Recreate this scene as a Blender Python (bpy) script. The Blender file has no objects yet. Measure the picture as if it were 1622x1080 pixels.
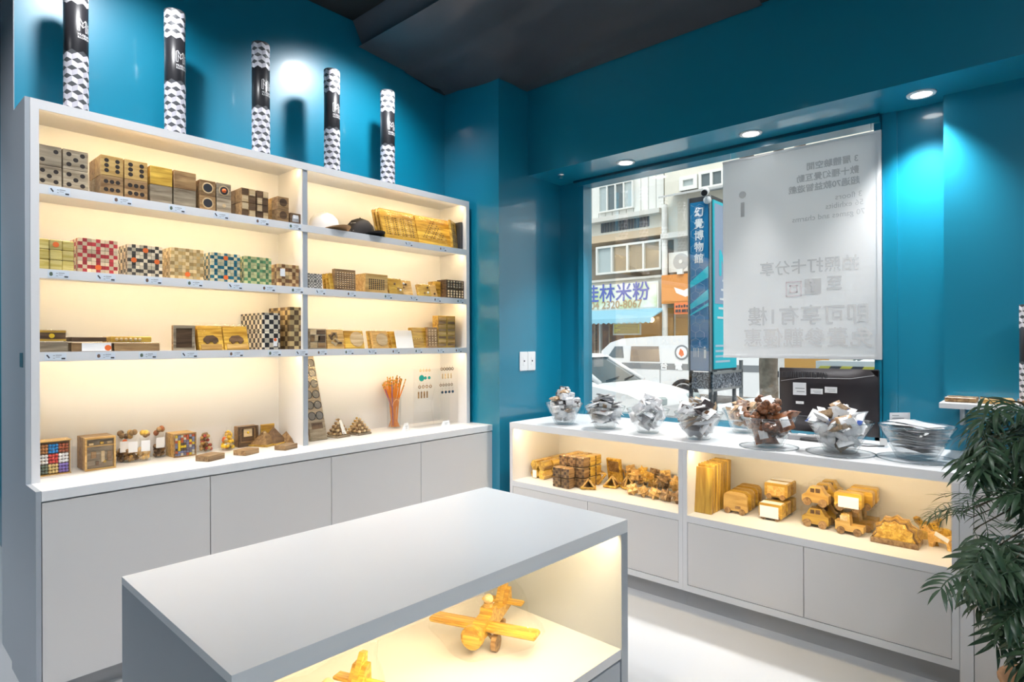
import bpy, bmesh, math, random
from mathutils import Vector, Matrix, noise
R = math.radians
rnd = random.Random(7)
scene = bpy.context.scene
COL = scene.collection

# ------------------------------------------------------------------ camera
FPX, CX, CY, EYE = 959.4, 811.0, 543.0, 1.45          # focal length in pixels of a 1622x1080 frame, horizon row, eye height
ANG = R(41.9)                                         # angle between the view axis and the shelf wall
CA, SA = math.cos(ANG), math.sin(ANG)
cam_d = bpy.data.cameras.new('camera'); cam = bpy.data.objects.new('camera', cam_d); COL.objects.link(cam)
cam_d.sensor_width = 36.0; cam_d.lens = 36.0 * FPX / 1622.0; cam_d.shift_y = (CY - 540.0) / 1622.0
cam_d.clip_start = 0.02; cam_d.clip_end = 200
cam.matrix_world = Matrix.Translation((0, 0, EYE)) @ Matrix.Rotation(ANG - R(90), 4, 'Z') @ Matrix.Rotation(R(90), 4, 'X') @ Matrix.Rotation(R(-0.19), 4, 'Z')
scene.camera = cam

# ------------------------------------------------------------------ exposure, sky, sun
vs = scene.view_settings
vs.view_transform = 'Standard'; vs.look = 'None'; vs.gamma = 1.0; vs.use_curve_mapping = False; vs.exposure = 0.4
world = bpy.data.worlds.new('overcast_sky'); scene.world = world; world.use_nodes = True
wn = world.node_tree.nodes; bg = wn['Background']
bg.inputs[0].default_value = (0.93, 0.97, 1.0, 1); bg.inputs[1].default_value = 1.35
sun_d = bpy.data.lights.new('sun', 'SUN'); sun_d.energy = 1.2; sun_d.angle = R(25); sun_d.color = (1, .97, .92)
sun = bpy.data.objects.new('sun', sun_d); COL.objects.link(sun)
sun.rotation_euler = Vector((0.75, 0.35, -0.9)).to_track_quat('-Z', 'Y').to_euler()   # high sun behind the shop, onto the far side of the street

# ------------------------------------------------------------------ measuring: picture column / row on a known plane of the place -> metres
def Xat(px, Y):
    k = (px - CX) / FPX; return Y * (CA + SA * k) / (SA - CA * k)
def Yat(px, X):
    k = (px - CX) / FPX; return X * (SA - CA * k) / (CA + SA * k)
def Zat(py, X, Y): return EYE - (py - CY) / FPX * (CA * X + SA * Y)
def onZ(px, py, Z):
    f = (EYE - Z) * FPX / (py - CY); k = (px - CX) / FPX * f
    return CA * f + SA * k, SA * f - CA * k
# ------------------------------------------------------------------ mesh helpers
class MB:
    """collects shapes, then links them as one mesh object"""
    def __init__(s): s.v = []; s.f = []; s.m = []; s.s = []
    def add(s, vs, fs, mi=0, smooth=False, M=None):
        b = len(s.v)
        if M is not None: vs = [M @ Vector(v) for v in vs]
        s.v += [tuple(v) for v in vs]
        s.f += [tuple(i + b for i in f) for f in fs]
        s.m += [mi] * len(fs); s.s += [smooth] * len(fs); return s
    def box(s, x0, x1, y0, y1, z0, z1, mi=0, M=None, c=0.0):
        if c <= 0:
            v = [(x, y, z) for z in (z0, z1) for y in (y0, y1) for x in (x0, x1)]
            return s.add(v, [(0, 2, 3, 1), (4, 5, 7, 6), (0, 1, 5, 4), (2, 6, 7, 3), (0, 4, 6, 2), (1, 3, 7, 5)], mi, False, M)
        v = []; lo = (x0, y0, z0); hi = (x1, y1, z1); ix = {}
        for sx in (0, 1):
            for sy in (0, 1):
                for sz in (0, 1):
                    for a in range(3):
                        p = []
                        for k, sg in enumerate((sx, sy, sz)):
                            e = hi[k] if sg else lo[k]
                            p.append(e if k == a else e + (-c if sg else c))
                        ix[(sx, sy, sz, a)] = len(v); v.append(p)
        fs = []
        for a in range(3):
            o = [k for k in range(3) if k != a]
            for sg in (0, 1):
                q = []
                for u, w in ((0, 0), (1, 0), (1, 1), (0, 1)):
                    t = [0, 0, 0]; t[a] = sg; t[o[0]] = u; t[o[1]] = w; q.append(ix[(*t, a)])
                fs.append(tuple(q))
        for a in range(3):
            o = [k for k in range(3) if k != a]
            for u in (0, 1):
                for w in (0, 1):
                    q = []
                    for e in (0, 1):
                        t = [0, 0, 0]; t[a] = e; t[o[0]] = u; t[o[1]] = w
                        q += [ix[(*t, o[0])], ix[(*t, o[1])]] if e == 0 else [ix[(*t, o[1])], ix[(*t, o[0])]]
                    fs.append(tuple(q))
        for sx in (0, 1):
            for sy in (0, 1):
                for sz in (0, 1): fs.append(tuple(ix[(sx, sy, sz, a)] for a in range(3)))
        return s.add(v, fs, mi, False, M)
    def prism(s, poly, a0, a1, ax='y', mi=0, M=None, smooth=False):
        """polygon extruded along an axis; the polygon lies in the other two (x,z) (y,z) (x,y)"""
        def P(p, a): return {'y': (p[0], a, p[1]), 'x': (a, p[0], p[1]), 'z': (p[0], p[1], a)}[ax]
        n = len(poly); v = [P(p, a0) for p in poly] + [P(p, a1) for p in poly]
        b = [tuple(range(n)), tuple(range(2 * n - 1, n - 1, -1))]
        sd = [(i, (i + 1) % n, n + (i + 1) % n, n + i) for i in range(n)]
        s.add(v, b, mi, False, M); bb = len(s.v) - 2 * n
        s.f += [tuple(i + bb for i in f) for f in sd]; s.m += [mi] * n; s.s += [smooth] * n
        return s
    def cyl(s, p0, p1, r0, r1=None, n=12, mi=0, cap=True, smooth=True, M=None):
        r1 = r0 if r1 is None else r1
        p0, p1 = Vector(p0), Vector(p1); d = (p1 - p0).normalized()
        u = d.orthogonal().normalized(); w = d.cross(u); v = []
        for p, r in ((p0, r0), (p1, r1)):
            for i in range(n):
                a = 2 * math.pi * i / n; v.append(p + (u * math.cos(a) + w * math.sin(a)) * r)
        s.add(v, [(i, (i + 1) % n, n + (i + 1) % n, n + i) for i in range(n)], mi, smooth, M)
        if cap:
            s.add(v[:n], [tuple(range(n - 1, -1, -1))], mi, False, M); s.add(v[n:], [tuple(range(n))], mi, False, M)
        return s
    def lathe(s, prof, c=(0, 0, 0), n=24, mi=0, smooth=True, M=None, close=False):
        v = []; k = len(prof)
        for i in range(n):
            a = 2 * math.pi * i / n
            for r, z in prof: v.append((c[0] + r * math.cos(a), c[1] + r * math.sin(a), c[2] + z))
        f = []
        for i in range(n):
            j = (i + 1) % n
            for t in range(k - 1 + (1 if close else 0)):
                u = (t + 1) % k; f.append((i * k + t, j * k + t, j * k + u, i * k + u))
        return s.add(v, f, mi, smooth, M)
    def ball(s, c, r, n=10, mi=0, sc=(1, 1, 1), M=None):
        k = max(4, n // 2); v = [(c[0], c[1], c[2] - r * sc[2])]; f = []
        for j in range(1, k):
            t = math.pi * j / k
            for i in range(n):
                a = 2 * math.pi * i / n
                v.append((c[0] + r * sc[0] * math.sin(t) * math.cos(a), c[1] + r * sc[1] * math.sin(t) * math.sin(a), c[2] - r * sc[2] * math.cos(t)))
        v.append((c[0], c[1], c[2] + r * sc[2])); e = len(v) - 1
        for i in range(n):
            f.append((0, 1 + (i + 1) % n, 1 + i)); f.append((e, e - n + i, e - n + (i + 1) % n))
            for j in range(k - 2):
                a = 1 + j * n; f.append((a + i, a + (i + 1) % n, a + n + (i + 1) % n, a + n + i))
        return s.add(v, f, mi, True, M)
    def tube(s, pts, r, n=6, mi=0, M=None):
        pts = [Vector(p) for p in pts]; v = []; f = []
        rr = r if isinstance(r, (list, tuple)) else [r] * len(pts)
        u = None
        for i, p in enumerate(pts):
            d = (pts[min(i + 1, len(pts) - 1)] - pts[max(i - 1, 0)]).normalized()
            u = d.orthogonal().normalized() if u is None else (u - d * u.dot(d)).normalized()
            w = d.cross(u)
            for k in range(n):
                a = 2 * math.pi * k / n; v.append(p + (u * math.cos(a) + w * math.sin(a)) * rr[i])
        for i in range(len(pts) - 1):
            for k in range(n): f.append((i * n + k, i * n + (k + 1) % n, (i + 1) * n + (k + 1) % n, (i + 1) * n + k))
        f.append(tuple(range(n - 1, -1, -1))); f.append(tuple(range((len(pts) - 1) * n, len(pts) * n)))
        return s.add(v, f, mi, True, M)
    def mesh(s, name, mats):
        me = bpy.data.meshes.new(name); me.from_pydata(s.v, [], s.f)
        for m in (mats if isinstance(mats, (list, tuple)) else [mats]): me.materials.append(M_[m] if isinstance(m, str) else m)
        me.polygons.foreach_set('material_index', s.m); me.polygons.foreach_set('use_smooth', s.s)
        bm = bmesh.new(); bm.from_mesh(me); bmesh.ops.recalc_face_normals(bm, faces=bm.faces); bm.to_mesh(me); bm.free()
        me.update(); return me
    def build(s, name, mats, parent=None, loc=None, rot=None, **k):
        return mk(name, s.mesh(name, mats), parent, loc, rot, **k)

def mk(name, me, parent=None, loc=None, rot=None, label=None, cat=None, group=None, kind=None):
    o = bpy.data.objects.new(name, me); COL.objects.link(o)
    if loc is not None: o.location = loc
    if rot is not None: o.rotation_euler = rot
    if parent is not None: o.parent = parent
    return tag(o, label, cat, group, kind)
def tag(o, label=None, cat=None, group=None, kind=None):
    for k, v in (('label', label), ('category', cat), ('group', group), ('kind', kind)):
        if v: o[k] = v
    return o
def thing(name, label, cat, loc=(0, 0, 0), rot=None, group=None):
    return mk(name, None, None, loc, rot, label, cat, group)
def struct(name, mb, mats, parent=None):
    return mb.build(name, mats, parent, kind=None if parent else 'structure')

# ------------------------------------------------------------------ lettering: text as a flat mesh in (x, y), centred
def text_mb(txt, size, mi=0, align='CENTER', bold=0.0, M=None, mb=None):
    cu = bpy.data.curves.new('lettering', 'FONT'); cu.body = txt; cu.size = size; cu.align_x = align; cu.align_y = 'CENTER'
    cu.resolution_u = 3
    o = bpy.data.objects.new('lettering', cu); COL.objects.link(o)
    dg = bpy.context.evaluated_depsgraph_get(); me = bpy.data.meshes.new_from_object(o.evaluated_get(dg))
    mb = mb or MB()
    # a bolder stroke is the same glyph laid down again with small offsets
    for dx, dy, dz in ([(0, 0, 0)] if not bold else [(bold, 0, 0), (-bold, 0, 1e-5), (0, bold, 2e-5), (0, -bold, 3e-5)]):
        T = (M or Matrix.Identity(4)) @ Matrix.Translation((dx, dy, dz))
        mb.add([v.co.copy() for v in me.vertices], [tuple(p.vertices) for p in me.polygons], mi, False, T)
    bpy.data.objects.remove(o); bpy.data.curves.remove(cu); bpy.data.meshes.remove(me)
    return mb
FACE_Y = Matrix(((1, 0, 0, 0), (0, 0, 1, 0), (0, 1, 0, 0), (0, 0, 0, 1)))            # drawing plane -> wall facing -y (x right, z up)
def face_x(flip=False):                                                             # drawing plane -> wall facing -x (right = -y)
    return Matrix(((0, 0, 1, 0), (1 if flip else -1, 0, 0, 0), (0, 1, 0, 0), (0, 0, 0, 1)))

# ------------------------------------------------------------------ materials
M_ = {}
def mat(name, col, rough=0.5, metal=0.0, coat=0.0, spec=0.5, emit=None, es=1.0, trans=0.0, bump=None, var=None, sheen=0.0):
    """bump=(scale, strength); var=(scale, colour2) mottles the colour; the noise is in object space"""
    m = bpy.data.materials.new(name); m.use_nodes = True; nt = m.node_tree; n = nt.nodes; b = n['Principled BSDF']
    b.inputs['Base Color'].default_value = (*col, 1); b.inputs['Roughness'].default_value = rough; b.inputs['Metallic'].default_value = metal
    b.inputs['Coat Weight'].default_value = coat; b.inputs['Coat Roughness'].default_value = 0.08; b.inputs['Specular IOR Level'].default_value = spec
    b.inputs['Transmission Weight'].default_value = trans
    if emit: b.inputs['Emission Color'].default_value = (*emit, 1); b.inputs['Emission Strength'].default_value = es
    tc = None
    def coords():
        nonlocal tc
        if tc is None: tc = n.new('ShaderNodeTexCoord')
        return tc.outputs['Object']
    if bump:
        t = n.new('ShaderNodeTexNoise'); t.inputs['Scale'].default_value = bump[0]; t.inputs['Detail'].default_value = 3
        nt.links.new(coords(), t.inputs['Vector']); bp = n.new('ShaderNodeBump'); bp.inputs['Strength'].default_value = bump[1]; bp.inputs['Distance'].default_value = 0.01
        nt.links.new(t.outputs['Fac'], bp.inputs['Height']); nt.links.new(bp.outputs[0], b.inputs['Normal'])
        if coat: nt.links.new(bp.outputs[0], b.inputs['Coat Normal'])
    if var:
        t = n.new('ShaderNodeTexNoise'); t.inputs['Scale'].default_value = var[0]; t.inputs['Detail'].default_value = 4
        nt.links.new(coords(), t.inputs['Vector']); mx = n.new('ShaderNodeMix'); mx.data_type = 'RGBA'
        mx.inputs[6].default_value = (*col, 1); mx.inputs[7].default_value = (*var[1], 1)
        cr = n.new('ShaderNodeValToRGB'); cr.color_ramp.elements[0].position = .42; cr.color_ramp.elements[1].position = .6
        nt.links.new(t.outputs['Fac'], cr.inputs[0]); nt.links.new(cr.outputs[0], mx.inputs[0]); nt.links.new(mx.outputs[2], b.inputs['Base Color'])
    M_[name] = m; return m
def wood(name, c1, c2, rough=0.42, coat=0.25, scale=1.0, axis=0):
    """grain stretched along one axis; every object gets its own cut of the grain and a slightly different tone"""
    m = bpy.data.materials.new(name); m.use_nodes = True; nt = m.node_tree; n = nt.nodes; b = n['Principled BSDF']; L = nt.links.new
    b.inputs['Roughness'].default_value = rough; b.inputs['Coat Weight'].default_value = coat; b.inputs['Coat Roughness'].default_value = .15
    tc = n.new('ShaderNodeTexCoord'); oi = n.new('ShaderNodeObjectInfo'); ad = n.new('ShaderNodeVectorMath'); ad.operation = 'ADD'
    ml = n.new('ShaderNodeVectorMath'); ml.operation = 'SCALE'; ml.inputs['Scale'].default_value = 13.0
    cb = n.new('ShaderNodeCombineXYZ'); [L(oi.outputs['Random'], cb.inputs[k]) for k in range(3)]
    L(cb.outputs[0], ml.inputs[0]); L(tc.outputs['Object'], ad.inputs[0]); L(ml.outputs[0], ad.inputs[1])
    mp = n.new('ShaderNodeMapping'); sc = [95 * scale, 95 * scale, 95 * scale]; sc[axis] = 11 * scale; mp.inputs['Scale'].default_value = sc
    L(ad.outputs[0], mp.inputs[0]); t = n.new('ShaderNodeTexNoise'); t.inputs['Scale'].default_value = .55; t.inputs['Detail'].default_value = 4; t.inputs['Distortion'].default_value = .8
    L(mp.outputs[0], t.inputs['Vector']); cr = n.new('ShaderNodeValToRGB'); cr.color_ramp.elements[0].position = .36; cr.color_ramp.elements[1].position = .68
    cr.color_ramp.elements[0].color = (*c1, 1); cr.color_ramp.elements[1].color = (*c2, 1); L(t.outputs['Fac'], cr.inputs[0])
    hs = n.new('ShaderNodeHueSaturation'); mr = n.new('ShaderNodeMapRange'); mr.inputs[3].default_value = .72; mr.inputs[4].default_value = 1.18
    L(oi.outputs['Random'], mr.inputs[0]); L(mr.outputs[0], hs.inputs['Value']); L(cr.outputs[0], hs.inputs['Color']); L(hs.outputs[0], b.inputs['Base Color'])
    M_[name] = m; return m
def checker(name, ca, cb_, cell, rough=0.4, speck=None):
    """printed/inlaid check of two woods; cell in metres"""
    m = bpy.data.materials.new(name); m.use_nodes = True; nt = m.node_tree; n = nt.nodes; b = n['Principled BSDF']; L = nt.links.new
    b.inputs['Roughness'].default_value = rough; b.inputs['Coat Weight'].default_value = .3
    tc = n.new('ShaderNodeTexCoord'); ad = n.new('ShaderNodeVectorMath'); ad.operation = 'ADD'; ad.inputs[1].default_value = (cell * 100.5,) * 3
    ck = n.new('ShaderNodeTexChecker'); ck.inputs['Scale'].default_value = 1 / cell
    L(tc.outputs['Object'], ad.inputs[0]); L(ad.outputs[0], ck.inputs['Vector'])
    mr = n.new('ShaderNodeVectorMath'); mr.operation = 'SCALE'; mr.inputs['Scale'].default_value = 1 / cell
    fl = n.new('ShaderNodeVectorMath'); fl.operation = 'FLOOR'; wnz = n.new('ShaderNodeTexWhiteNoise'); oi = n.new('ShaderNodeObjectInfo')
    wnz.noise_dimensions = '4D'; L(ad.outputs[0], mr.inputs[0]); L(mr.outputs[0], fl.inputs[0]); L(fl.outputs[0], wnz.inputs['Vector']); L(oi.outputs['Random'], wnz.inputs['W'])
    mp = n.new('ShaderNodeMapRange'); mp.inputs[3].default_value = .62; mp.inputs[4].default_value = 1.2; L(wnz.outputs['Value'], mp.inputs[0])
    ck.inputs['Color1'].default_value = (*ca, 1); ck.inputs['Color2'].default_value = (*cb_, 1)
    hs = n.new('ShaderNodeHueSaturation'); L(ck.outputs['Color'], hs.inputs['Color']); L(mp.outputs[0], hs.inputs['Value']); L(hs.outputs[0], b.inputs['Base Color'])
    M_[name] = m; return m
def clear(name, tint=(1, 1, 1), gloss=0.12, rough=0.02, bump=None, fres=True, haze=0.0, cap=.85):
    """thin clear sheet: see-through plus a mirror film stronger at grazing angles"""
    m = bpy.data.materials.new(name); m.use_nodes = True; nt = m.node_tree; n = nt.nodes; L = nt.links.new; n.remove(n['Principled BSDF'])
    out = n['Material Output']; tr = n.new('ShaderNodeBsdfTransparent'); tr.inputs[0].default_value = (*tint, 1)
    gl = n.new('ShaderNodeBsdfGlossy'); gl.inputs['Roughness'].default_value = rough; mx = n.new('ShaderNodeMixShader')
    if fres:
        fr = n.new('ShaderNodeLayerWeight'); fr.inputs[0].default_value = .28; mr = n.new('ShaderNodeMapRange'); mr.inputs[3].default_value = gloss; mr.inputs[4].default_value = cap
        L(fr.outputs['Facing'], mr.inputs[0]); pw = n.new('ShaderNodeMath'); pw.operation = 'POWER'; pw.inputs[1].default_value = 1.0
        L(mr.outputs[0], pw.inputs[0]); L(pw.outputs[0], mx.inputs[0])
    else: mx.inputs[0].default_value = gloss
    L(tr.outputs[0], mx.inputs[1]); L(gl.outputs[0], mx.inputs[2])
    if bump:
        tc = n.new('ShaderNodeTexCoord'); t = n.new('ShaderNodeTexNoise'); t.inputs['Scale'].default_value = bump[0]; L(tc.outputs['Object'], t.inputs['Vector'])
        bp = n.new('ShaderNodeBump'); bp.inputs['Strength'].default_value = bump[1]; bp.inputs['Distance'].default_value = .01; L(t.outputs['Fac'], bp.inputs['Height']); L(bp.outputs[0], gl.inputs['Normal'])
    if haze:
        df = n.new('ShaderNodeBsdfTranslucent'); df.inputs[0].default_value = (.95, .97, 1, 1); m2 = n.new('ShaderNodeMixShader'); m2.inputs[0].default_value = haze
        L(mx.outputs[0], m2.inputs[1]); L(df.outputs[0], m2.inputs[2]); L(m2.outputs[0], out.inputs[0])
    else: L(mx.outputs[0], out.inputs[0])
    M_[name] = m; return m

TEAL = (0.0, 0.205, 0.33)
mat('teal_paint', TEAL, .36, bump=(6, .035), spec=.7, coat=.75)
mat('white_board', (.76, .76, .775), .38)
mat('white_top', (.86, .86, .87), .30)
mat('grey_edge_shade', (.40, .44, .49), .4)  # own grey of the divider edges; on the island, shade put into the colour
mat('door_grey', (.72, .70, .69), .42)
mat('kick_grey', (.42, .42, .43), .45)
mat('gap_dark', (.02, .02, .025), .7)
mat('floor_paint', (.62, .635, .655), .16, bump=(2.5, .02))
mat('black_ceiling', (.014, .012, .011), .5)
mat('black_film', (.05, .05, .058), .30, bump=(1.8, .5))
mat('black_panel', (.10, .10, .115), .45)
mat('white_plastic', (.85, .85, .86), .3)
mat('black_plastic', (.012, .012, .014), .3)
mat('dark_grey', (.06, .06, .065), .45)
mat('mid_grey', (.30, .30, .31), .45)
mat('metal', (.62, .63, .65), .28, metal=1.0)
mat('paper', (.86, .86, .87), .6)
mat('ink', (.04, .04, .05), .6)
mat('ink_grey', (.35, .36, .38), .6)
mat('orange_dot', (.80, .16, .03), .5)
mat('led', (1, .9, .7), .5, emit=(1, .82, .52), es=6.0)
mat('lamp_face', (1, 1, 1), .5, emit=(1, .98, .95), es=9.0)
clear('window_glass', (.97, .99, .985), .03, .0)
clear('bowl_glass', (.985, .992, .995), .04, .02, cap=.5); clear('disc_glass', (.97, .98, .985), .01, .02, cap=.12)
clear('film', (.998, .997, .992), .008, .09, bump=(30, 1.0), cap=.15)
clear('acrylic', (.992, .992, .992), .012, .03, cap=.25)
wood('wood_gold', (.40, .205, .02), (.78, .51, .085), coat=.5)
wood('wood_gold_y', (.40, .215, .022), (.74, .49, .085), coat=.5, axis=1, scale=.6); wood('wood_honey_y', (.48, .28, .065), (.74, .50, .17), coat=.4, axis=1, scale=.6)
wood('wood_gold_z', (.36, .19, .02), (.74, .49, .085), coat=.5, axis=2, scale=.6)
wood('wood_honey', (.52, .29, .075), (.78, .52, .19), coat=.35)
wood('wood_brown', (.20, .105, .042), (.45, .285, .13), coat=.2)
wood('wood_dark', (.075, .04, .02), (.19, .11, .055), coat=.2)
wood('wood_pale', (.55, .38, .19), (.76, .59, .36), coat=.2)
wood('wood_grey', (.22, .165, .105), (.50, .41, .29), coat=.15)
wood('wood_olive', (.36, .27, .07), (.62, .52, .20), coat=.25)
# ================================================================== the room
YW, XP, Y1, XB, XW, XR = 3.48, 3.11, 2.91, 3.43, 3.82, 3.73       # shelf wall, pillar face, pillar front, bulkhead, window wall, right wall segment
ZS, ZC, ZB = 2.69, 3.60, 3.33                                     # soffit, ceiling, lowered ceiling
WY0, WY1, WZ0, WZ1 = 0.71, 2.72, 0.905, 2.68                      # window opening
XL = 0.535                                                        # left end of the shelf wall
struct('floor', MB().box(-3.2, 3.95, -3.2, 9.0, -0.12, 0.0), 'floor_paint')
struct('wall_back', MB().box(XL, 3.95, YW, YW + .32, 0, ZC + .3), 'teal_paint')
w = MB().box(XL - .003, XL, YW + .001, YW + .325, 0, ZC)
struct('trim_1', w, 'grey_edge_shade')
# pillar between shelf wall and window
struct('wall_pillar', MB().box(XP, 3.95, Y1, YW, 0, ZC + .1), 'teal_paint')
# window wall, with the opening left free
w = MB()
w.box(XW, 3.95, WY1, Y1, 0, ZC + .1); w.box(XW, 3.95, -3.2, WY0, 0, ZC + .1); w.box(XW, 3.95, WY0, WY1, 0, WZ0); w.box(XW, 3.95, WY0, WY1, WZ1, ZC + .1)
struct('wall_window', w, 'teal_paint')
w = MB().box(XR, XW, -3.2, 0.418, 0, ZS)
struct('wall_right', w, 'teal_paint')
struct('wall_bulkhead', MB().box(XB, XW, -3.2, Y1, ZS, ZC + .1), 'teal_paint')
struct('trim_2', MB().box(XW - .012, XW, .632, .70, WZ0, ZS), 'teal_paint')
struct('wall_rear', MB().box(-3.2, -3.05, -3.2, 9.0, 0, ZC), 'teal_paint')
struct('wall_side', MB().box(-3.2, 3.95, -3.2, -3.05, 0, ZC), 'teal_paint')
struct('wall_far', MB().box(-3.2, XL + .4, 7.4, 7.55, 0, ZC), 'teal_paint')
struct('wall_passage', MB().box(XL + .25, XL + .4, YW + .32, 7.4, 0, ZC), 'teal_paint')
# black ceiling with a lowered part along the window side
struct('ceiling', MB().box(-3.2, 3.95, -3.2, 9.0, ZC, ZC + .08), 'black_ceiling')
w = MB()
w.prism([(2.30, ZC), (2.38, 3.45), (2.73, 3.42), (2.735, ZC)], -3.05, YW, 'y', 0)
struct('ceiling_panel', w, 'black_panel')
w = MB().prism([(2.735, ZC), (2.735, 3.40), (3.02, 3.35), (XB, ZB), (XB, ZC)], -3.05, YW, 'y', 0)
struct('ceiling_lowered', w, 'black_ceiling')
# loose black film hung under the lowered ceiling
w = MB(); nx, ny = 26, 40; pts = []
for i in range(nx + 1):
    for j in range(ny + 1):
        x = 2.33 + (XB - 2.34) * i / nx; y = 1.2 + (YW - .02 - 1.2) * j / ny
        base = 3.44 - .03 * (x - 2.4) / .33 if x < 2.73 else 3.40 - .075 * (x - 2.73) / .7
        e = min(1, min(i, nx - i, j, ny - j) / 3)
        n_ = noise.noise((x * 1.6 + y * .9, y * 1.1 - x, 0)) * .5 + abs(noise.noise((x * 3.1 - y * 1.4, y * 1.2, 3))) * .6
        pts.append((x, y, base - .015 - e * max(0, .055 * n_ + .012)))
w.add(pts, [(i * (ny + 1) + j, (i + 1) * (ny + 1) + j, (i + 1) * (ny + 1) + j + 1, i * (ny + 1) + j + 1) for i in range(nx) for j in range(ny)], 0, True)
o = struct('ceiling_film', w, 'black_film')

# window: frame bars, glass, sill ledge
win = mk('window_1', None, kind='structure')
f = MB()
f.box(XW - .02, XW + .09, WY1 - .045, WY1 + .004, WZ0, WZ1); f.box(XW - .012, XW + .09, WY0 - .004, WY0 + .03, WZ0, WZ1)
f.box(XW - .035, XW + .09, WY0, WY1, WZ1 - .035, WZ1 + .004); f.box(XW - .012, XW + .09, WY0, WY1, WZ0 - .004, WZ0 + .03)
f.build('window_frame', 'teal_paint', win)
MB().box(XW - .045, XW - .030, WY0, WY1 + .03, WZ1 - .006, WZ1 + .009).build('window_track', 'dark_teal' if 'dark_teal' in M_ else mat('dark_teal', (.0, .045, .085), .35), win)
MB().box(XW + .045, XW + .051, WY0 + .02, WY1 - .03, WZ0 + .02, WZ1 - .025).build('pane', 'window_glass', win)

# ------------------------------------------------------------------ recessed lamps in the soffit
for i, (y, lab) in enumerate(((2.20, 'round recessed downlight in the soffit closest to the pillar'), (1.345, 'round recessed downlight in the soffit above the white poster'), (.497, 'round recessed downlight in the soffit beyond the window'))):
    t = thing('downlight', lab, 'lamp', (3.63, y, ZS), group='soffit downlights')
    MB().lathe([(.046, -.001), (.046, -.006), (.062, -.006), (.065, 0), (.046, 0)], n=28).build('ring', 'white_plastic', t)
    MB().cyl((0, 0, -.002), (0, 0, -.004), .045, n=28).build('lamp_face', 'lamp_face', t)
    ld = bpy.data.lights.new('downlight_beam', 'SPOT'); ld.energy = (85, 62, 105)[i]; ld.spot_size = R(58 if i == 1 else 96); ld.spot_blend = .9; ld.shadow_soft_size = .045; ld.color = (1, .985, .96)
    lo = bpy.data.objects.new('downlight_beam', ld); COL.objects.link(lo); lo.location = (0, 0, -.02); lo.parent = t; lo.rotation_euler = (0, R(9) if i == 1 else 0, 0)
t = thing('sprinkler_head', 'small chrome sprinkler head in the soffit corner by the pillar', 'sprinkler', (3.58, 2.72, ZS))
MB().lathe([(.0, -.004), (.022, -.004), (.024, 0)], n=16).build('plate', 'metal', t)
MB().cyl((0, 0, -.004), (0, 0, -.02), .006, n=8).cyl((0, 0, -.02), (0, 0, -.022), .014, n=12).build('nozzle', 'metal', t)

# ------------------------------------------------------------------ ceiling track with spot lamps
tr = thing('lighting_track', 'black lighting track under the ceiling along the shelf wall', 'light track', (0, 0, 0))
MB().box(-1.2, 2.28, 2.78, 2.82, ZC - .035, ZC).build('rail', 'black_plastic', tr)
tr = thing('lighting_track', 'black lighting track under the ceiling above the white island', 'light track', (0, 0, 0))
MB().box(-1.2, 2.28, 1.58, 1.62, ZC - .03, ZC).build('rail', 'black_plastic', tr)
def track_spot(loc, target, e, size, lab, col=(.98, .985, 1.0), soft=.035):
    t = thing('track_spotlight', lab, 'lamp', loc, group='ceiling track spotlights')
    d = (Vector(target) - Vector(loc)).normalized(); q = d.to_track_quat('-Z', 'Y')
    MB().cyl((0, 0, .02), (0, 0, ZC - .036 - loc[2]), .008, n=8).build('stem', 'black_plastic', t)
    h = MB().lathe([(.0, .11), (.03, .105), (.042, .07), (.045, 0), (.040, 0), (.037, .03), (0, .035)], n=20).build('lamp_head', 'black_plastic', t)
    h.rotation_mode = 'QUATERNION'; h.rotation_quaternion = q
    MB().cyl((0, 0, .02), (0, 0, .022), .036, n=20).build('lamp_face', 'lamp_face', h)
    ld = bpy.data.lights.new('spot_beam', 'SPOT'); ld.energy = e; ld.spot_size = R(size); ld.spot_blend = .8; ld.shadow_soft_size = soft; ld.color = col
    lo = bpy.data.objects.new('spot_beam', ld); COL.objects.link(lo); lo.parent = t; lo.location = d * .02; lo.rotation_mode = 'QUATERNION'; lo.rotation_quaternion = q
track_spot((.80, 2.8, 3.46), (.9, 3.3, 2.2), 62, 114, 'track spotlight over the end of the shelf by the passage', soft=.06)
track_spot((2.24, 2.8, 3.47), (2.2, 3.3, 2.3), 72, 120, 'track spotlight over the shelf near the pillar', soft=.06)
track_spot((.95, 1.6, 3.46), (3.1, 1.6, .5), 58, 66, 'track spotlight turned to the window counter')
track_spot((1.3, 1.6, 3.46), (1.3, 1.65, .7), 46, 100, 'track spotlight straight above the white island')
track_spot((.3, 1.6, 3.46), (1.4, 3.1, .3), 60, 74, 'track spotlight turned to the shelf base')
track_spot((-.3, -.5, 3.46), (3.0, .9, .4), 46, 60, 'added fill spotlight behind the viewer turned to the plant')  # unseen spot added as fill, placed so its reflection stays out of frame
track_spot((-1.5, 2.3, 3.46), (.55, 3.5, 1.4), 110, 60, 'added fill spotlight turned to the end panel of the shelf')  # unseen spot added to brighten the faces towards the passage
track_spot((-.9, 4.8, 3.46), (.2, 6.2, .5), 160, 130, 'track spotlight in the passage beyond the shelf')
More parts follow.
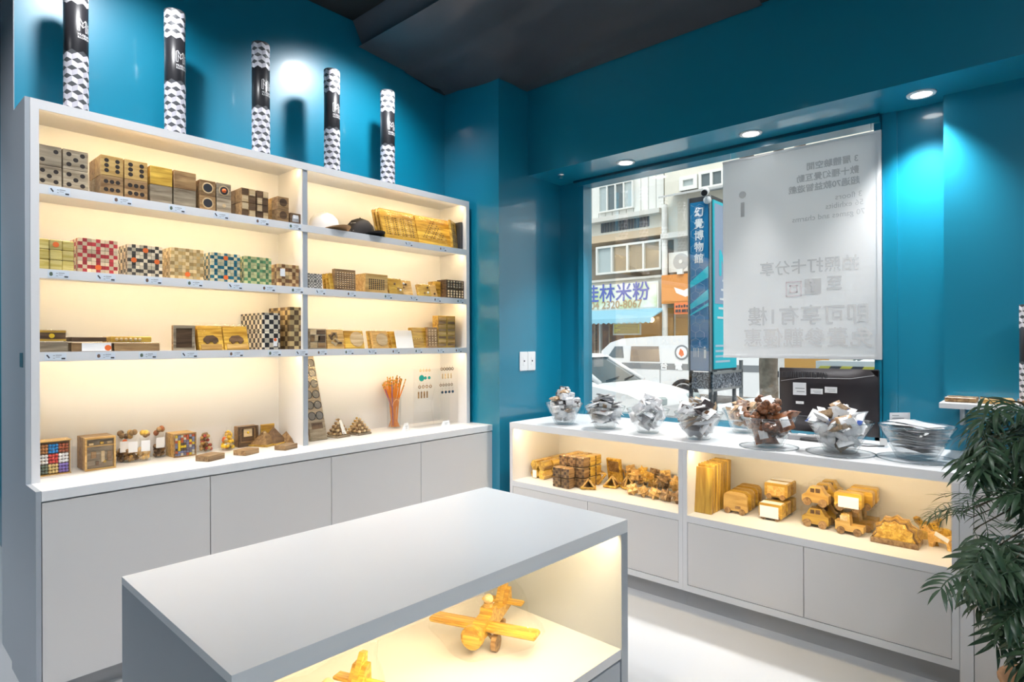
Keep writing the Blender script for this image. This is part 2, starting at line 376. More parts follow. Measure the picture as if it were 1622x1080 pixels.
def fill_panel(loc, sx, sy, e, lab):  # unseen fill panels, added to raise the ambient light of the room
    t = thing('fill_panel', lab, 'lamp', loc, None, 'added fill panels')
    MB().box(-sx / 2 - .02, sx / 2 + .02, -sy / 2 - .02, sy / 2 + .02, .0, .05).build('housing', 'white_plastic', t); MB().box(-sx / 2, sx / 2, -sy / 2, sy / 2, -.004, 0).build('diffuser', 'fill_diffuser', t)
    ld = bpy.data.lights.new('fill_light', 'AREA'); ld.shape = 'RECTANGLE'; ld.size = sx; ld.size_y = sy; ld.energy = e; ld.color = (.97, .985, 1)
    lo = bpy.data.objects.new('fill_light', ld); COL.objects.link(lo); lo.location = (0, 0, -.01); lo.parent = t
mat('fill_diffuser', (1, 1, 1), .5, emit=(1, 1, 1), es=2.0)
fill_panel((-.9, -1.2, ZC - .052), 1.2, .6, 26, 'added flat fill panel behind the viewer over the aisle')
fill_panel((.7, -1.6, ZC - .052), 1.2, .6, 26, 'added flat fill panel behind the viewer near the side wall')
# ================================================================== shelf wall
def strip_light(loc, length, along, aim, power, col=(1, .735, .38), width=.012):
    """area lamp of an LED strip; aim is the direction it shines"""
    ld = bpy.data.lights.new('led_strip_light', 'AREA'); ld.shape = 'RECTANGLE'; ld.size = length; ld.size_y = width; ld.energy = power; ld.color = col
    lo = bpy.data.objects.new('led_strip_light', ld); COL.objects.link(lo); lo.location = loc
    z = -Vector(aim).normalized(); x = Vector(along).normalized(); y = z.cross(x)
    lo.rotation_euler = Matrix((x, y, z)).transposed().to_euler(); return lo
YU, YK = 3.17, 2.98                 # upper shelf front, worktop front
SX0, SX1 = .538, 3.072
XD = 1.78                            # divider
ZT = 2.478
SH = (2.125, 1.769, 1.418)           # shelf tops
ZK = .87                             # worktop
shelf = thing('shelf_unit', 'tall white open wall shelf with warm lit compartments on the blue wall', 'shelf', (SX0, YU, ZK))
def sp(name, mb, m): 
    o = mb.build(name, m, shelf); o.location = (-SX0, -YU, -ZK); return o
sp('side_panel', MB().box(SX0, SX0 + .03, YU, YW, ZK, ZT), 'white_board')
sp('side_panel', MB().box(SX1 - .03, SX1, YU, YW, ZK, ZT), 'white_board')
sp('top_panel', MB().box(SX0 + .03, SX1 - .03, YU, YW, ZT - .022, ZT).box(SX0 + .03, SX1 - .03, YU, YU + .012, ZT - .04, ZT - .022), 'white_board')
sp('back_panel', MB().box(SX0 + .03, SX1 - .03, YW - .02, YW, ZK, ZT - .022), 'white_board')
for z in SH:
    sp('shelf_board', MB().box(SX0 + .03, SX1 - .03, YU, YW - .02, z - .022, z).box(SX0 + .03, SX1 - .03, YU, YU + .012, z - .04, z - .022), 'white_board')
zz = [ZK] + sorted(SH) + [ZT]
for k in range(4):
    top = zz[k + 1] - .022
    o = sp('divider', MB().box(XD - .015, XD + .015, YU + .012, YW - .02, zz[k], top), 'white_board')
    sp('divider_edge', MB().box(XD - .014, XD + .014, YU + .004, YU + .0119, zz[k], zz[k + 1] - .04), 'grey_edge_shade')
    for (a, b) in ((SX0 + .035, XD - .02), (XD + .02, SX1 - .035)):
        zt = top - .001
        sp('led_strip', MB().box(a, b, YU + .0125, YU + .020, zt - .006, zt), 'led')
        pw = 1.35 if k else 1.5
        strip_light(((a + b) / 2, YU + .026, zt - .008), b - a - .02, (1, 0, 0), (0, .75, -.66), pw * (b - a))
wt = MB().box(SX0, 3.112, YK, YW, ZK - .042, ZK, c=.0015)
wt.build('worktop', 'white_top', label='long white worktop along the base of the lit wall shelf', cat='worktop')
dx = [SX0, Xat(333, YK), Xat(525, YK), Xat(667, YK), 3.112]
for i in range(4):
    t = thing('base_cabinet', 'white base cabinet under the wall shelf, ' + ('by the passage', 'second from the passage', 'third from the passage', 'next to the blue pillar')[i], 'cabinet', ((dx[i] + dx[i + 1]) / 2, YK, 0), group='base cabinets under the wall shelf')
    x0, x1 = dx[i] - (dx[i] + dx[i + 1]) / 2, dx[i + 1] - (dx[i] + dx[i + 1]) / 2
    MB().box(x0 + .0005, x1 - .0005, .022, YW - YK - .001, .09, ZK - .043).build('body', 'white_board', t)
    MB().box(x0 + .0005, x1 - .0005, .06, YW - YK - .001, 0, .0895).build('toe_kick', 'kick_grey', t)
    MB().box(x0 + .002, x1 - .002, .003, .0215, .085, ZK - .049, c=.001).build('door', 'door_grey', t)
if True:
    p = thing('side_panel', 'grey end panel closing the base cabinets by the passage', 'panel', (SX0, YK, 0))
    MB().box(-.018, -.001, .002, YW - YK, 0, ZK).box(-.018, -.001, YU - YK, YW - YK, ZK, ZT).build('board', 'grey_edge_shade', p)
mk('hinge_plate', MB().box(0, .002, -.03, .03, -.03, .03).mesh('hinge_plate', mat('steel_blue', (.06, .14, .18), .4)), None, (SX0 - .021, 3.24, 1.385), label='small dark plate on the side of the shelf end panel', cat='plate')

# ================================================================== window counter
XC, YC0, YC1, ZCt = 3.08, .297, 2.787, .906
t = MB().box(XC, XW - .012, -1.2, YC1, ZCt - .024, ZCt).box(XC, XC + .012, -1.2, YC1, ZCt - .042, ZCt - .024)
t.build('worktop', 'white_top', label='white counter top below the window carrying glass bowls', cat='worktop')
yd = (Yat(1088, XC), Yat(1073, XC))
def counter_unit(y0, y1, lab, doors, lit=True):
    """one cabinet of the window counter, y0 < y1; doors = list of joints in y"""
    c = thing('window_cabinet', lab, 'cabinet', (XC, (y0 + y1) / 2, 0), group='cabinets of the window counter'); yc = (y0 + y1) / 2
    def q(name, mb, m): o = mb.build(name, m, c); o.location = (-XC, -yc, 0); return o
    e = .025; zt_ = ZCt - .0245
    q('side_panel', MB().box(XC, XW - .012, y1 - e, y1, .0985, ZCt - .043).box(XC + .013, XW - .012, y1 - e, y1, ZCt - .043, zt_), 'white_board')
    q('side_panel', MB().box(XC, XW - .012, y0, y0 + e, .0985, ZCt - .043).box(XC + .013, XW - .012, y0, y0 + e, ZCt - .043, zt_), 'white_board')
    q('bottom_board', MB().box(XC, XW - .012, y0 + e, y1 - e, .0985, .132), 'white_board')
    q('toe_kick', MB().box(XC + .05, XW - .012, y0, y1, 0, .098), 'kick_grey')
    q('shelf_board', MB().box(XC, 3.60, y0 + e, y1 - e, .474, .511), 'white_board')
    q('back_panel', MB().box(3.60, 3.615, y0 + e, y1 - e, .132, zt_), 'white_board')
    for a, b in doors: q('door', MB().box(XC + .001, XC + .019, a + .0015, b - .0015, .135, .4715, c=.001), 'door_grey')
    q('led_strip', MB().box(XC + .0125, XC + .02, y0 + e + .005, y1 - e - .005, ZCt - .032, ZCt - .0245), 'led')
    strip_light((XC + .026, yc, ZCt - .035), y1 - y0 - .08, (0, 1, 0), (.72, 0, -.7), 2.1 * (y1 - y0))
ym = (yd[0] + yd[1]) / 2
ydr = Yat(929.5, XC); ydl = Yat(1271.5, XC)
counter_unit(ym, YC1, 'white counter cabinet next to the pillar with lit open shelf', [(ym + .025, ydr), (ydr, YC1 - .025)])
counter_unit(YC0, ym - .001, 'white counter cabinet with wide lit open shelf of wooden vehicles', [(YC0 + .025, ydl), (ydl, ym - .026)])
c = thing('plain_cabinet', 'plain white cabinet front behind the leafy plant', 'cabinet', (XC, -.2, 0))
MB().box(.018, .645, -.9, .4955, .0, ZCt - .043).build('body', 'white_board', c)
MB().box(0, .0175, .45, .4955, 0, ZCt - .043).build('end_strip', 'white_board', c)
MB().box(.0, .0175, -.9, .447, .03, ZCt - .047).build('panel', 'door_grey', c)

# ================================================================== island
IR = R(-1.2); ix0, iy0 = onZ(993, 823, .75)
isl = thing('island_counter', 'low white display island with an open lit compartment in front', 'counter', (ix0, iy0, 0), (0, 0, IR))
LX, LY, E = 1.535, .80, .05
MB().box(-LX, 0, 0, LY, .75 - .022, .75).box(-LX, 0, 0, .013, .75 - E, .75 - .022).build('top', ['white_top'], isl)
MB().box(-LX, -LX + .045, .0, .0135, 0, .75 - E - .0005).box(-.045, 0, .0, .0135, 0, .75 - E - .0005).build('front_posts', 'grey_edge_shade', isl)  # upright faces of the white island: their shade is in this grey
MB().box(-LX, -LX + .045, .0135, LY - .002, 0, .75 - .0225).build('side_panel', 'grey_edge_shade', isl)
MB().box(-.045, 0, .0135, LY - .002, 0, .75 - .0225).build('side_panel', 'grey_edge_shade', isl)
MB().box(-LX + .0455, -.0455, .002, LY - .035, .215, .252).build('shelf_board', 'white_board', isl)
MB().box(-LX + .0455, -.0455, LY - .034, LY - .002, 0, .75 - .0225).build('back_panel', 'white_board', isl)
for a in range(2):
    xa = -LX + .048 + a * (LX - .096) / 2
    MB().box(xa, xa + (LX - .096) / 2 - .003, .003, .02, .03, .205, c=.001).build('drawer_front', 'grey_edge_shade', isl)
MB().box(-LX + .05, -.05, .014, .022, .75 - .03, .75 - .023).build('led_strip', 'led', isl)
Mi = isl.matrix_world = Matrix.Translation((ix0, iy0, 0)) @ Matrix.Rotation(IR, 4, 'Z')
strip_light(Mi @ Vector((-LX / 2, .028, .75 - .034)), LX - .12, Mi.to_3x3() @ Vector((1, 0, 0)), Mi.to_3x3() @ Vector((0, .78, -.62)), 8.0)
# ================================================================== paper tubes with the cube pattern
mat('tube_black', (.02, .02, .024), .35)
mat('tube_white', (.82, .80, .85), .5)
mat('tube_grey', (.60, .58, .65), .5)
mat('tube_dark', (.075, .08, .09), .5)
def tube_mesh(h=.62, r=.0465):
    mb = MB(); n = 48
    mb.lathe([(0, 0), (r, 0), (r, h), (0, h)], n=n, mi=0)
    cols = 7; dth = 2 * math.pi / cols; a = dth * r / 2           # rhombus half width
    hh = a * 2 / math.sqrt(3) * .98                               # edge length of a rhomb
    def put(quad, mi):
        # quad in (arc, z): subdivide so that it follows the cylinder
        g = 3
        P = lambda u, v: [(quad[0][k] * (1 - u) + quad[1][k] * u) * (1 - v) + (quad[3][k] * (1 - u) + quad[2][k] * u) * v for k in (0, 1)]
        vs = []
        for i in range(g + 1):
            for j in range(g + 1):
                s_, z = P(i / g, j / g); z = min(max(z, .001), h - .001); th = s_ / r
                vs.append(((r + .0006) * math.cos(th), (r + .0006) * math.sin(th), z))
        mb.add(vs, [(i * (g + 1) + j, (i + 1) * (g + 1) + j, (i + 1) * (g + 1) + j + 1, i * (g + 1) + j + 1) for i in range(g) for j in range(g)], mi, True)
    rows = int(h / (1.5 * hh)) + 2
    for rr in range(-1, rows):
        z0 = rr * 1.5 * hh
        if .43 * h < z0 < .76 * h: continue
        for c in range(cols):
            x = (2 * c + (rr % 2)) * a
            if z0 > h - hh * .4: continue
            # hexagon cell split in three rhombs
            put([(x, z0), (x + a, z0 + hh / 2), (x, z0 + hh), (x - a, z0 + hh / 2)], 3)
            put([(x - a, z0 + hh / 2), (x, z0), (x, z0 - hh), (x - a, z0 - hh / 2)], 1)
            put([(x + a, z0 + hh / 2), (x, z0), (x, z0 - hh), (x + a, z0 - hh / 2)], 2)
    return mb.mesh('tube', ['tube_black', 'tube_white', 'tube_grey', 'tube_dark'])
TUBE = tube_mesh(); TUBE_H, TUBE_R = .62, .0465
def logo_mesh(h=TUBE_H, r=TUBE_R):
    mb = MB(); t = MB()
    def bar(x0, x1, z0, z1): t.add([(x0, z0, 0), (x1, z0, 0), (x1, z1, 0), (x0, z1, 0)], [(0, 1, 2, 3)])
    e = .0011
    # outlined folded letter M and the small i
    def line(p, q, e=e):
        d = Vector((q[0] - p[0], q[1] - p[1])).normalized() * e; n_ = Vector((-d.y, d.x))
        t.add([(p[0] - n_.x, p[1] - n_.y, 0), (q[0] - n_.x, q[1] - n_.y, 0), (q[0] + n_.x, q[1] + n_.y, 0), (p[0] + n_.x, p[1] + n_.y, 0)], [(0, 1, 2, 3)])
    Mo = [(0, 0), (0, .05), (.008, .055), (.02, .035), (.032, .052), (.04, .047), (.04, .002), (.033, -.001), (.033, .03), (.02, .016), (.008, .034), (.008, 0), (0, 0)]
    for p, q in zip(Mo, Mo[1:]): line(p, q)
    for p, q in (((.008, .055), (.008, .034)), ((.02, .035), (.02, .016)), ((.032, .052), (.033, .03))): line(p, q)
    bar(.046, .0515, 0, .028); bar(.046, .0515, .033, .040)
    text_mb('MUSEUM OF', .013, align='LEFT', M=Matrix.Translation((0, -.017, 0)), mb=t, bold=.0003)
    text_mb('ILLUSIONS', .013, align='LEFT', M=Matrix.Translation((0, -.029, 0)), mb=t, bold=.0003)
    for (x, y, z) in t.v:
        th = x / r; mb.v.append(((r + .001) * math.cos(th), (r + .001) * math.sin(th), .58 * h + y))
    mb.f, mb.m, mb.s = t.f, t.m, t.s
    return mb.mesh('logo', 'paper')
LOGO = logo_mesh()
TY = 3.255
def paper_tube(loc, lab, turn):
    o = mk('paper_tube', TUBE, None, loc, (0, 0, turn), lab, 'tube', 'patterned paper tubes')
    mk('logo_print', LOGO, o); return o
for px, lab in zip((122, 278.5, 414.5, 527, 615), ('black banded paper tube on the shelf top nearest the passage, cut by the frame', 'black banded paper tube on the shelf top, second from the passage', 'black banded paper tube in the middle of five on the shelf top', 'black banded paper tube on the shelf top, fourth from the passage', 'black banded paper tube on the shelf top closest to the pillar')):
    X = Xat(px, TY); a = math.atan2(-TY, -X)
    paper_tube((X, TY, ZT), lab, a + .12)

# ================================================================== things on the shelf boards
def sw(px0, px1, Y): return Xat(px1, Y) - Xat(px0, Y)
ORD = ('first', 'second', 'third', 'fourth', 'fifth', 'sixth', 'seventh')
ROW = {1: ('only',), 2: ('lower', 'upper'), 3: ('bottom', 'middle', 'top')}
CUBES = {}
def cube_mesh(w, h, m, c=.0016, d=None):
    k = (round(w, 4), round(h, 4), m, d)
    if k not in CUBES: CUBES[k] = MB().box(-w / 2, w / 2, -(d or w) / 2, (d or w) / 2, 0, h, c=c).mesh('cube', m)
    return CUBES[k]
def disc_mb(x, z, r, y=-.0008, n=12, mi=0, mb=None, t=.0016):
    return (mb or MB()).cyl((x, y, z), (x, y + t, z), r, n=n, mi=mi)
mat('pip_black', (.02, .013, .01), .6)
def pips(w, h, lay):
    mb = MB()
    P = {2: [(-.27, .27), (.27, .72)], 5: [(-.27, .25), (.27, .25), (0, .5), (-.27, .75), (.27, .75)],
         6: [(x, z) for x in (-.24, .24) for z in (.25, .5, .75)], 7: [(x, z) for x in (-.26, 0, .26) for z in (.3, .7)]}[lay]
    for x, z in P: disc_mb(x * w, z * h, w * .105, -w / 2 - .0004, mb=mb)
    return mb.mesh('pips', 'pip_black')
SHY = 3.197
Z1, Z2, Z3 = SH
def block_group(cols, h, Zb, deep, mats, name, desc, cat, group, front=None, rows=2, Y=SHY, where=''):
    """wooden blocks piled in columns (given as pixel spans); front(row, col, w, h, obj) adds what each front shows"""
    for ci, (a, b) in enumerate(cols):
        x0, x1 = Xat(a, Y), Xat(b, Y); w = x1 - x0 - .0015
        for d in range(deep):
            if d and ci: continue
            for r in range(rows):
                m = mats[(r * 2 + ci * 3 + d) % len(mats)]
                pos = f'{ROW[rows][r]} row, {ORD[ci]} column' if not d else f'{ROW[rows][r]} row, {ORD[d]} one behind the front'
                o = mk(name, cube_mesh(w, h - .001, m), None, ((x0 + x1) / 2, Y + w / 2 + d * (w + .002), Zb + r * h), (0, 0, rnd.uniform(-.012, .012)), f'{desc}, {pos}', cat, group)
                if front and not d: front(r, ci, w, h, o)
# dice
PL = {(0, 0): 5, (1, 0): 2, (0, 1): 5, (1, 1): 5}
block_group([(58.6, 99), (100.5, 141)], .088, Z1, 2, ['wood_grey', 'wood_brown', 'wood_grey'], 'wooden_die', 'weathered wooden die by the passage end', 'die', 'big wooden dice',
            lambda r, c, w, h, o: mk('pips', pips(w, h, PL[(r, c)]), o, kind='stuff'))
block_group([(160, 196.5), (198, 235)], .091, Z1, 2, ['wood_brown', 'wood_grey', 'wood_honey'], 'wooden_die', 'wooden six-pip die in the second four', 'die', 'six-pip wooden dice',
            lambda r, c, w, h, o: mk('pips', pips(w, h, 6 if r else 7), o, kind='stuff'))
block_group([(238.5, 274), (276, 311.5)], .088, Z1, 2, ['wood_grey', 'wood_brown', 'wood_gold', 'wood_grey'], 'wooden_block', 'plain wooden block right of the six-pip dice', 'block', 'plain wooden blocks')
def lens(r, c, w, h, o):
    big = not (r == 0 and c == 1)
    mb = MB(); R_ = w * (.36 if big else .13)
    mb.cyl((0, -w / 2 - .001, h * .5), (0, -w / 2 + .001, h * .5), R_, n=20, mi=0)
    if big: mb.cyl((0, -w / 2 - .002, h * .5), (0, -w / 2 + .001, h * .5), R_ * .78, n=20, mi=1)
    if r == 1 and c == 1: mb.ball((0, -w / 2, h * .5), R_ * .45, mi=2)
    mb.build('round_hole', ['wood_pale', 'gap_dark', 'orange_dot'], o)
block_group([(317, 342.5), (344, 367)], .077, Z1, 2, ['wood_brown', 'wood_grey'], 'puzzle_block', 'wooden puzzle block with a round hole', 'puzzle', 'round-hole puzzle blocks', lens)
def burr(r, c, w, h, o):
    mb = MB()
    for i in range(2):
        for j in range(2):
            if (i + j + r) % 2: mb.box(-w / 2 + i * w / 2 + .004, -w / 2 + (i + 1) * w / 2 - .004, -w / 2 - .004, -w / 2 + .001, j * h / 2 + .003, (j + 1) * h / 2 - .003, 0)
            else: mb.box(-w / 2 + i * w / 2 + .002, -w / 2 + (i + 1) * w / 2 - .002, -w / 2 - .0008, -w / 2 + .001, j * h / 2 + .002, (j + 1) * h / 2 - .002, 1)
    mb.build('interlocking_bars', ['wood_pale', 'wood_dark'], o)
block_group([(383, 406), (407, 426)], .076, Z1, 2, ['wood_brown', 'wood_dark'], 'burr_puzzle', 'interlocking burr puzzle cube with pale bars', 'puzzle', 'interlocking burr cubes', burr)
def dish(r, c, w, h, o): MB().cyl((0, -w / 2 - .001, h * .55), (0, -w / 2 + .001, h * .55), w * .33, n=16).build('round_recess', 'wood_dark', o)
block_group([(440, 458.5)], .071, Z1, 2, ['wood_brown', 'wood_honey'], 'round_recess_block', 'wooden block with dark round recess by the divider', 'puzzle', 'round recess blocks', dish)
def star(r, c, w, h, o):
    MB().box(-w * .3, w * .3, -w / 2 - .001, -w / 2 + .001, h * .2, h * .72, 0).box(-w * .22, w * .25, -w / 2 - .0014, -w / 2 + .001, h * .5, h * .82, 1).build('label_sticker', ['ink_grey', 'paper'], o)
block_group([(460, 477.5)], .062, Z1, 1, ['wood_dark'], 'small_puzzle_box', 'small dark puzzle box with white sticker touching the divider', 'box', None, star, rows=1)
block_group([(462, 474)], .058, Z1, 1, ['wood_gold'], 'golden_ring_box', 'small golden box behind the dark puzzle box', 'box', None, dish, rows=1, Y=3.30)

# check-pattern puzzle cubes on the second board
def check_stack(a, b, cols, rows, deep, Zb, ca, cb, key, desc, Y=SHY, dots=(), hscale=1.0, cells=3, cat='puzzle cube'):
    x0, x1 = Xat(a, Y), Xat(b, Y); w = (x1 - x0) / cols; s_ = w * .985
    k = 'check_' + key
    if k not in M_: checker(k, ca, cb, w / cells)
    me = MB().box(-s_ / 2, s_ / 2, -s_ / 2, s_ / 2, -s_ / 2, s_ / 2, c=.0012).mesh('check_cube', k)
    for d in range(deep):
        for c in range(cols):
            if d and c: continue
            for r in range(rows):
                pos = f'{ROW[rows][r]} row, {ORD[c]} column of its stack' if not d else f'{ROW[rows][r]} row, {ORD[d]} behind the front'
                o = mk('puzzle_cube', me, None, (x0 + w * (c + .5), Y + w * (d + .5), Zb + s_ / 2 + .0005 + r * w * 1.003), None, f'{desc} puzzle cube, {pos}', cat, f'{desc} puzzle cubes')
                if (c, r, d) in dots:
                    disc_mb(0, 0, w * .24, -w / 2 - .001, n=16).build('round_sticker', 'orange_dot', o)
wood('wood_yolive', (.50, .38, .08), (.72, .60, .24), coat=.3)
x0 = Xat(58.5, SHY); x1 = Xat(118, SHY); w_ = (x1 - x0) / 3
for c in range(3):
    for r in range(3):
        for d in range(2):
            if d and c: continue
            o = mk('plain_puzzle_cube', cube_mesh(w_ * .97, w_ * .98, 'wood_yolive', .003), None, (x0 + w_ * (c + .5), SHY + w_ * (d + .5) - (.004 if c == 1 else 0), Z2 + r * w_), (0, 0, rnd.uniform(-.03, .03)),
                   'plain yellow-green wooden puzzle cube, ' + (f'{ROW[3][r]} row, {ORD[c]} column' if not d else f'{ROW[3][r]} row, behind the front'), 'puzzle cube', 'plain yellow-green puzzle cubes')
            if (c, r, d) == (1, 2, 0): disc_mb(0, w_ * .5, w_ * .26, -w_ / 2 - .001, n=16).build('round_sticker', 'orange_dot', o)
check_stack(124, 187, 3, 3, 3, Z2, (.72, .56, .36), (.52, .05, .055), 'red', 'red and cream check', dots=((1, 0, 0), ))
check_stack(203, 258, 3, 3, 3, Z2, (.72, .60, .42), (.07, .06, .05), 'dark', 'black and cream check', dots=((0, 1, 0), (1, 2, 0), (2, 1, 0)))
check_stack(271, 323, 3, 3, 3, Z2, (.74, .55, .28), (.52, .33, .12), 'tan', 'tan and honey check', dots=((1, 0, 0), ))
check_stack(334.5, 381, 3, 3, 2, Z2, (.66, .58, .36), (.012, .115, .165), 'blue', 'blue and cream check', dots=((1, 2, 0), (1, 0, 0)))
check_stack(388, 430.5, 3, 3, 2, Z2, (.56, .55, .27), (.10, .24, .11), 'green', 'green and cream check')
check_stack(441, 474, 2, 2, 2, Z2, (.62, .42, .20), (.22, .10, .04), 'brown', 'brown and honey check')
mk('price_card', MB().box(-.014, .014, -.001, 0, 0, .042).mesh('price_card', 'paper'), None, (Xat(448, SHY - .006), SHY - .006, Z2 + .055), None, 'white hanging tag on the brown check cubes by the divider', 'tag')
# second board, right bay
check_stack(489, 510.5, 2, 2, 1, Z2, (.62, .58, .52), (.15, .14, .13), 'grey', 'grey speckled check', cells=5)
def lean_board(name, label, cat, px0, px1, h, Zb, Y, m, lean=.35, t=.016, group=None, yaw=0.0):
    """a board standing with its foot at Y and leaning back; px span of the foot"""
    x0, x1 = Xat(px0, Y), Xat(px1, Y); w = x1 - x0
    o = mk(name, MB().box(-w / 2, w / 2, 0, t, 0, h, c=.0012).mesh(name, m), None, ((x0 + x1) / 2, Y, Zb + t * math.sin(lean) * 0 + .0005), (-lean, 0, yaw), label, cat, group)
    o['w'] = w; return o
def film_over(o, w, h, t, e=.006):
    mb = MB(); nx, nz = 8, 8; vs = []
    for side in (0, 1):
        for i in range(nx + 1):
            for j in range(nz + 1):
                x = -w / 2 - e + (w + 2 * e) * i / nx; z = (h + e * 2.5) * j / nz
                edge = min(i, nx - i, j, nz - j); y = (-e * .5 if not side else t + e * .3) + rnd.uniform(-.003, .003)
                if edge == 0: y = t / 2 + rnd.uniform(-.002, .002)
                vs.append((x, y, z))
    k = (nx + 1) * (nz + 1)
    f = [(s_ * k + i * (nz + 1) + j, s_ * k + (i + 1) * (nz + 1) + j, s_ * k + (i + 1) * (nz + 1) + j + 1, s_ * k + i * (nz + 1) + j + 1) for s_ in (0, 1) for i in range(nx) for j in range(nz)]
    mb.add(vs, f, 0, True); return mb.build('plastic_film', 'film', o)
def holes(o, w, h, nx, nz, r, m='gap_dark', fx=.8, fz=.8, zc=.5, y=-.0006, ball=False, proud=.0):
    mb = MB()
    for i in range(nx):
        for j in range(nz):
            x = (-.5 + (i + .5) / nx) * w * fx; z = h * zc + (-.5 + (j + .5) / nz) * h * fz
            if ball: mb.ball((x, y, z), r, 8)
            else: disc_mb(x, z, r, y, n=8, mb=mb)
    q = mb.build('pegs' if ball else 'peg_holes', m, o); q['kind'] = 'stuff'; return q
for i in range(3):
    o = lean_board('game_board', f'thin golden board leaning between the grey cubes and pegboard, {ORD[i]} of three', 'board', 515 + i * 5, 545 + i * 4, .105, Z2, SHY + .07 - i * .03, 'wood_gold', .22, .018, 'golden boards beside the pegboard')
o = lean_board('peg_board', 'upright pegboard with rows of pale pegs on the second shelf', 'board', 531, 564, .128, Z2, SHY, 'wood_brown', .03, .03); holes(o, o['w'], .128, 7, 8, .0038, 'wood_pale', .85, .8, .48, ball=True); holes(o, o['w'], .128, 7, 8, .0042, 'gap_dark', .82, .78, .45)
o = lean_board('peg_box', 'honey wooden box with a grid of dark holes', 'box', 579, 614.5, .118, Z2, SHY, 'wood_honey', 0, .11); holes(o, o['w'], .118, 8, 6, .0048, 'gap_dark', .72, .58, .45)
for i, (a, b, h) in enumerate(((618, 640, .11), (630, 655, .105), (664, 684, .085), (672, 694, .09))):
    o = lean_board('film_pack', 'film-wrapped golden puzzle pack leaning on the second shelf, ' + ORD[i] + ' after the peg box', 'pack', a, b, h, Z2, SHY + .02 + (i % 2) * .015 - .02, ('wood_gold', 'wood_honey')[i % 2], .3, .02, 'leaning golden packs')
    for q in range(3): MB().ball((rnd.uniform(-.3, .3) * o['w'], -.004, rnd.uniform(.2, .8) * h), .008, 8).build('loose_peg', ('wood_brown', 'paper', 'wood_dark')[q], o)
    film_over(o, o['w'], h, .02)
for r in range(2):
    o = lean_board('bead_box', 'dark box packed with wooden beads, ' + ('lower' if r == 0 else 'upper') + ' of two by the shelf end', 'box', 707, 736, .064, Z2 + r * .066, SHY, 'wood_dark', 0, .10, group='bead boxes')
    holes(o, o['w'], .064, 6, 3, .0075, 'wood_grey' if r else 'wood_pale', .9, .85, .5, ball=True); film_over(o, o['w'], .06, .10, .004)
    o2 = lean_board('bead_box', 'golden bead box behind the dark ones, ' + ('lower' if r == 0 else 'upper') + ' of two', 'box', 690, 702, .058, Z2 + r * .06, SHY + .06, 'wood_gold', 0, .08, group='golden bead boxes')

# caps, first board right bay
def cap(loc, rotz, m, lab, extra=None, tilt=0.0):
    t = thing('baseball_cap', lab, 'cap', loc, (tilt, 0, rotz)); t.scale = (1, 1, 1.22)
    MB().lathe([(.088, 0), (.089, .03), (.080, .062), (.055, .086), (.02, .097), (0, .098)], n=24).lathe([(.086, .001), (.078, .058), (.052, .082), (0, .094)], n=24).build('crown', m, t)
    vs, fs = [], []; n = 14
    for i in range(n + 1):
        a = R(-62 + 124 * i / n)
        for rr, z in ((.086, .006), (.086 + .075 * max(.15, math.cos(a * .95)), -.004 + .030 * math.cos(a) ** 2), (.086 + .072 * max(.15, math.cos(a * .95)), -.008 + .030 * math.cos(a) ** 2), (.084, .001)):
            vs.append((rr * math.sin(a), -rr * math.cos(a), z + .004))
    for i in range(n):
        for k in range(4): fs.append((i * 4 + k, i * 4 + (k + 1) % 4, (i + 1) * 4 + (k + 1) % 4, (i + 1) * 4 + k))
    fs += [(0, 1, 2, 3), (n * 4 + 3, n * 4 + 2, n * 4 + 1, n * 4)]
    MB().add(vs, fs, 0, False).build('brim', M_['cap_tan'] if m == 'paper' else m, t)
    MB().ball((0, 0, .098), .007, 8).build('button', m, t); return t
mat('cap_tan', (.42, .25, .12), .8); mat('cap_black', (.02, .018, .02), .8)
X = Xat(514, 3.30); cap((X, 3.30, Z1), R(35), 'paper', 'white cap with tan brim on the top board beside the divider')
X = Xat(571, 3.30); t = cap((X, 3.30, Z1), R(35), 'cap_black', 'black cap with white sticker on the top board')
v = Vector((-X, -3.30, 0)).normalized()
for nm, da, w, h, z, m in (('sticker', -.62, .050, .042, .045, 'paper'), ('lettering', .15, .0, .0, .04, 'paper')):
    a = math.atan2(v.y, v.x) + da - R(35); r_ = .0895
    mb = MB()
    if w:
        vs = [((r_ - (zz - .02) * .28) * math.cos(a + u * w / r_), (r_ - (zz - .02) * .28) * math.sin(a + u * w / r_), zz) for u in (-.5, -.25, 0, .25, .5) for zz in (z - h / 2, z + h / 2)]
        mb.add(vs, [(i * 2, i * 2 + 2, i * 2 + 3, i * 2 + 1) for i in range(4)])
    else:
        q = text_mb('Mi', .034, bold=.0004); 
        for (x, y, zz) in q.v:
            a2 = a + x / r_; rr = r_ + .0006 - (z + y - .02) * .26; mb.v.append((rr * math.cos(a2), rr * math.sin(a2), z + y))
        mb.f, mb.m, mb.s = q.f, q.m, q.s
    mb.build(nm, m, t)
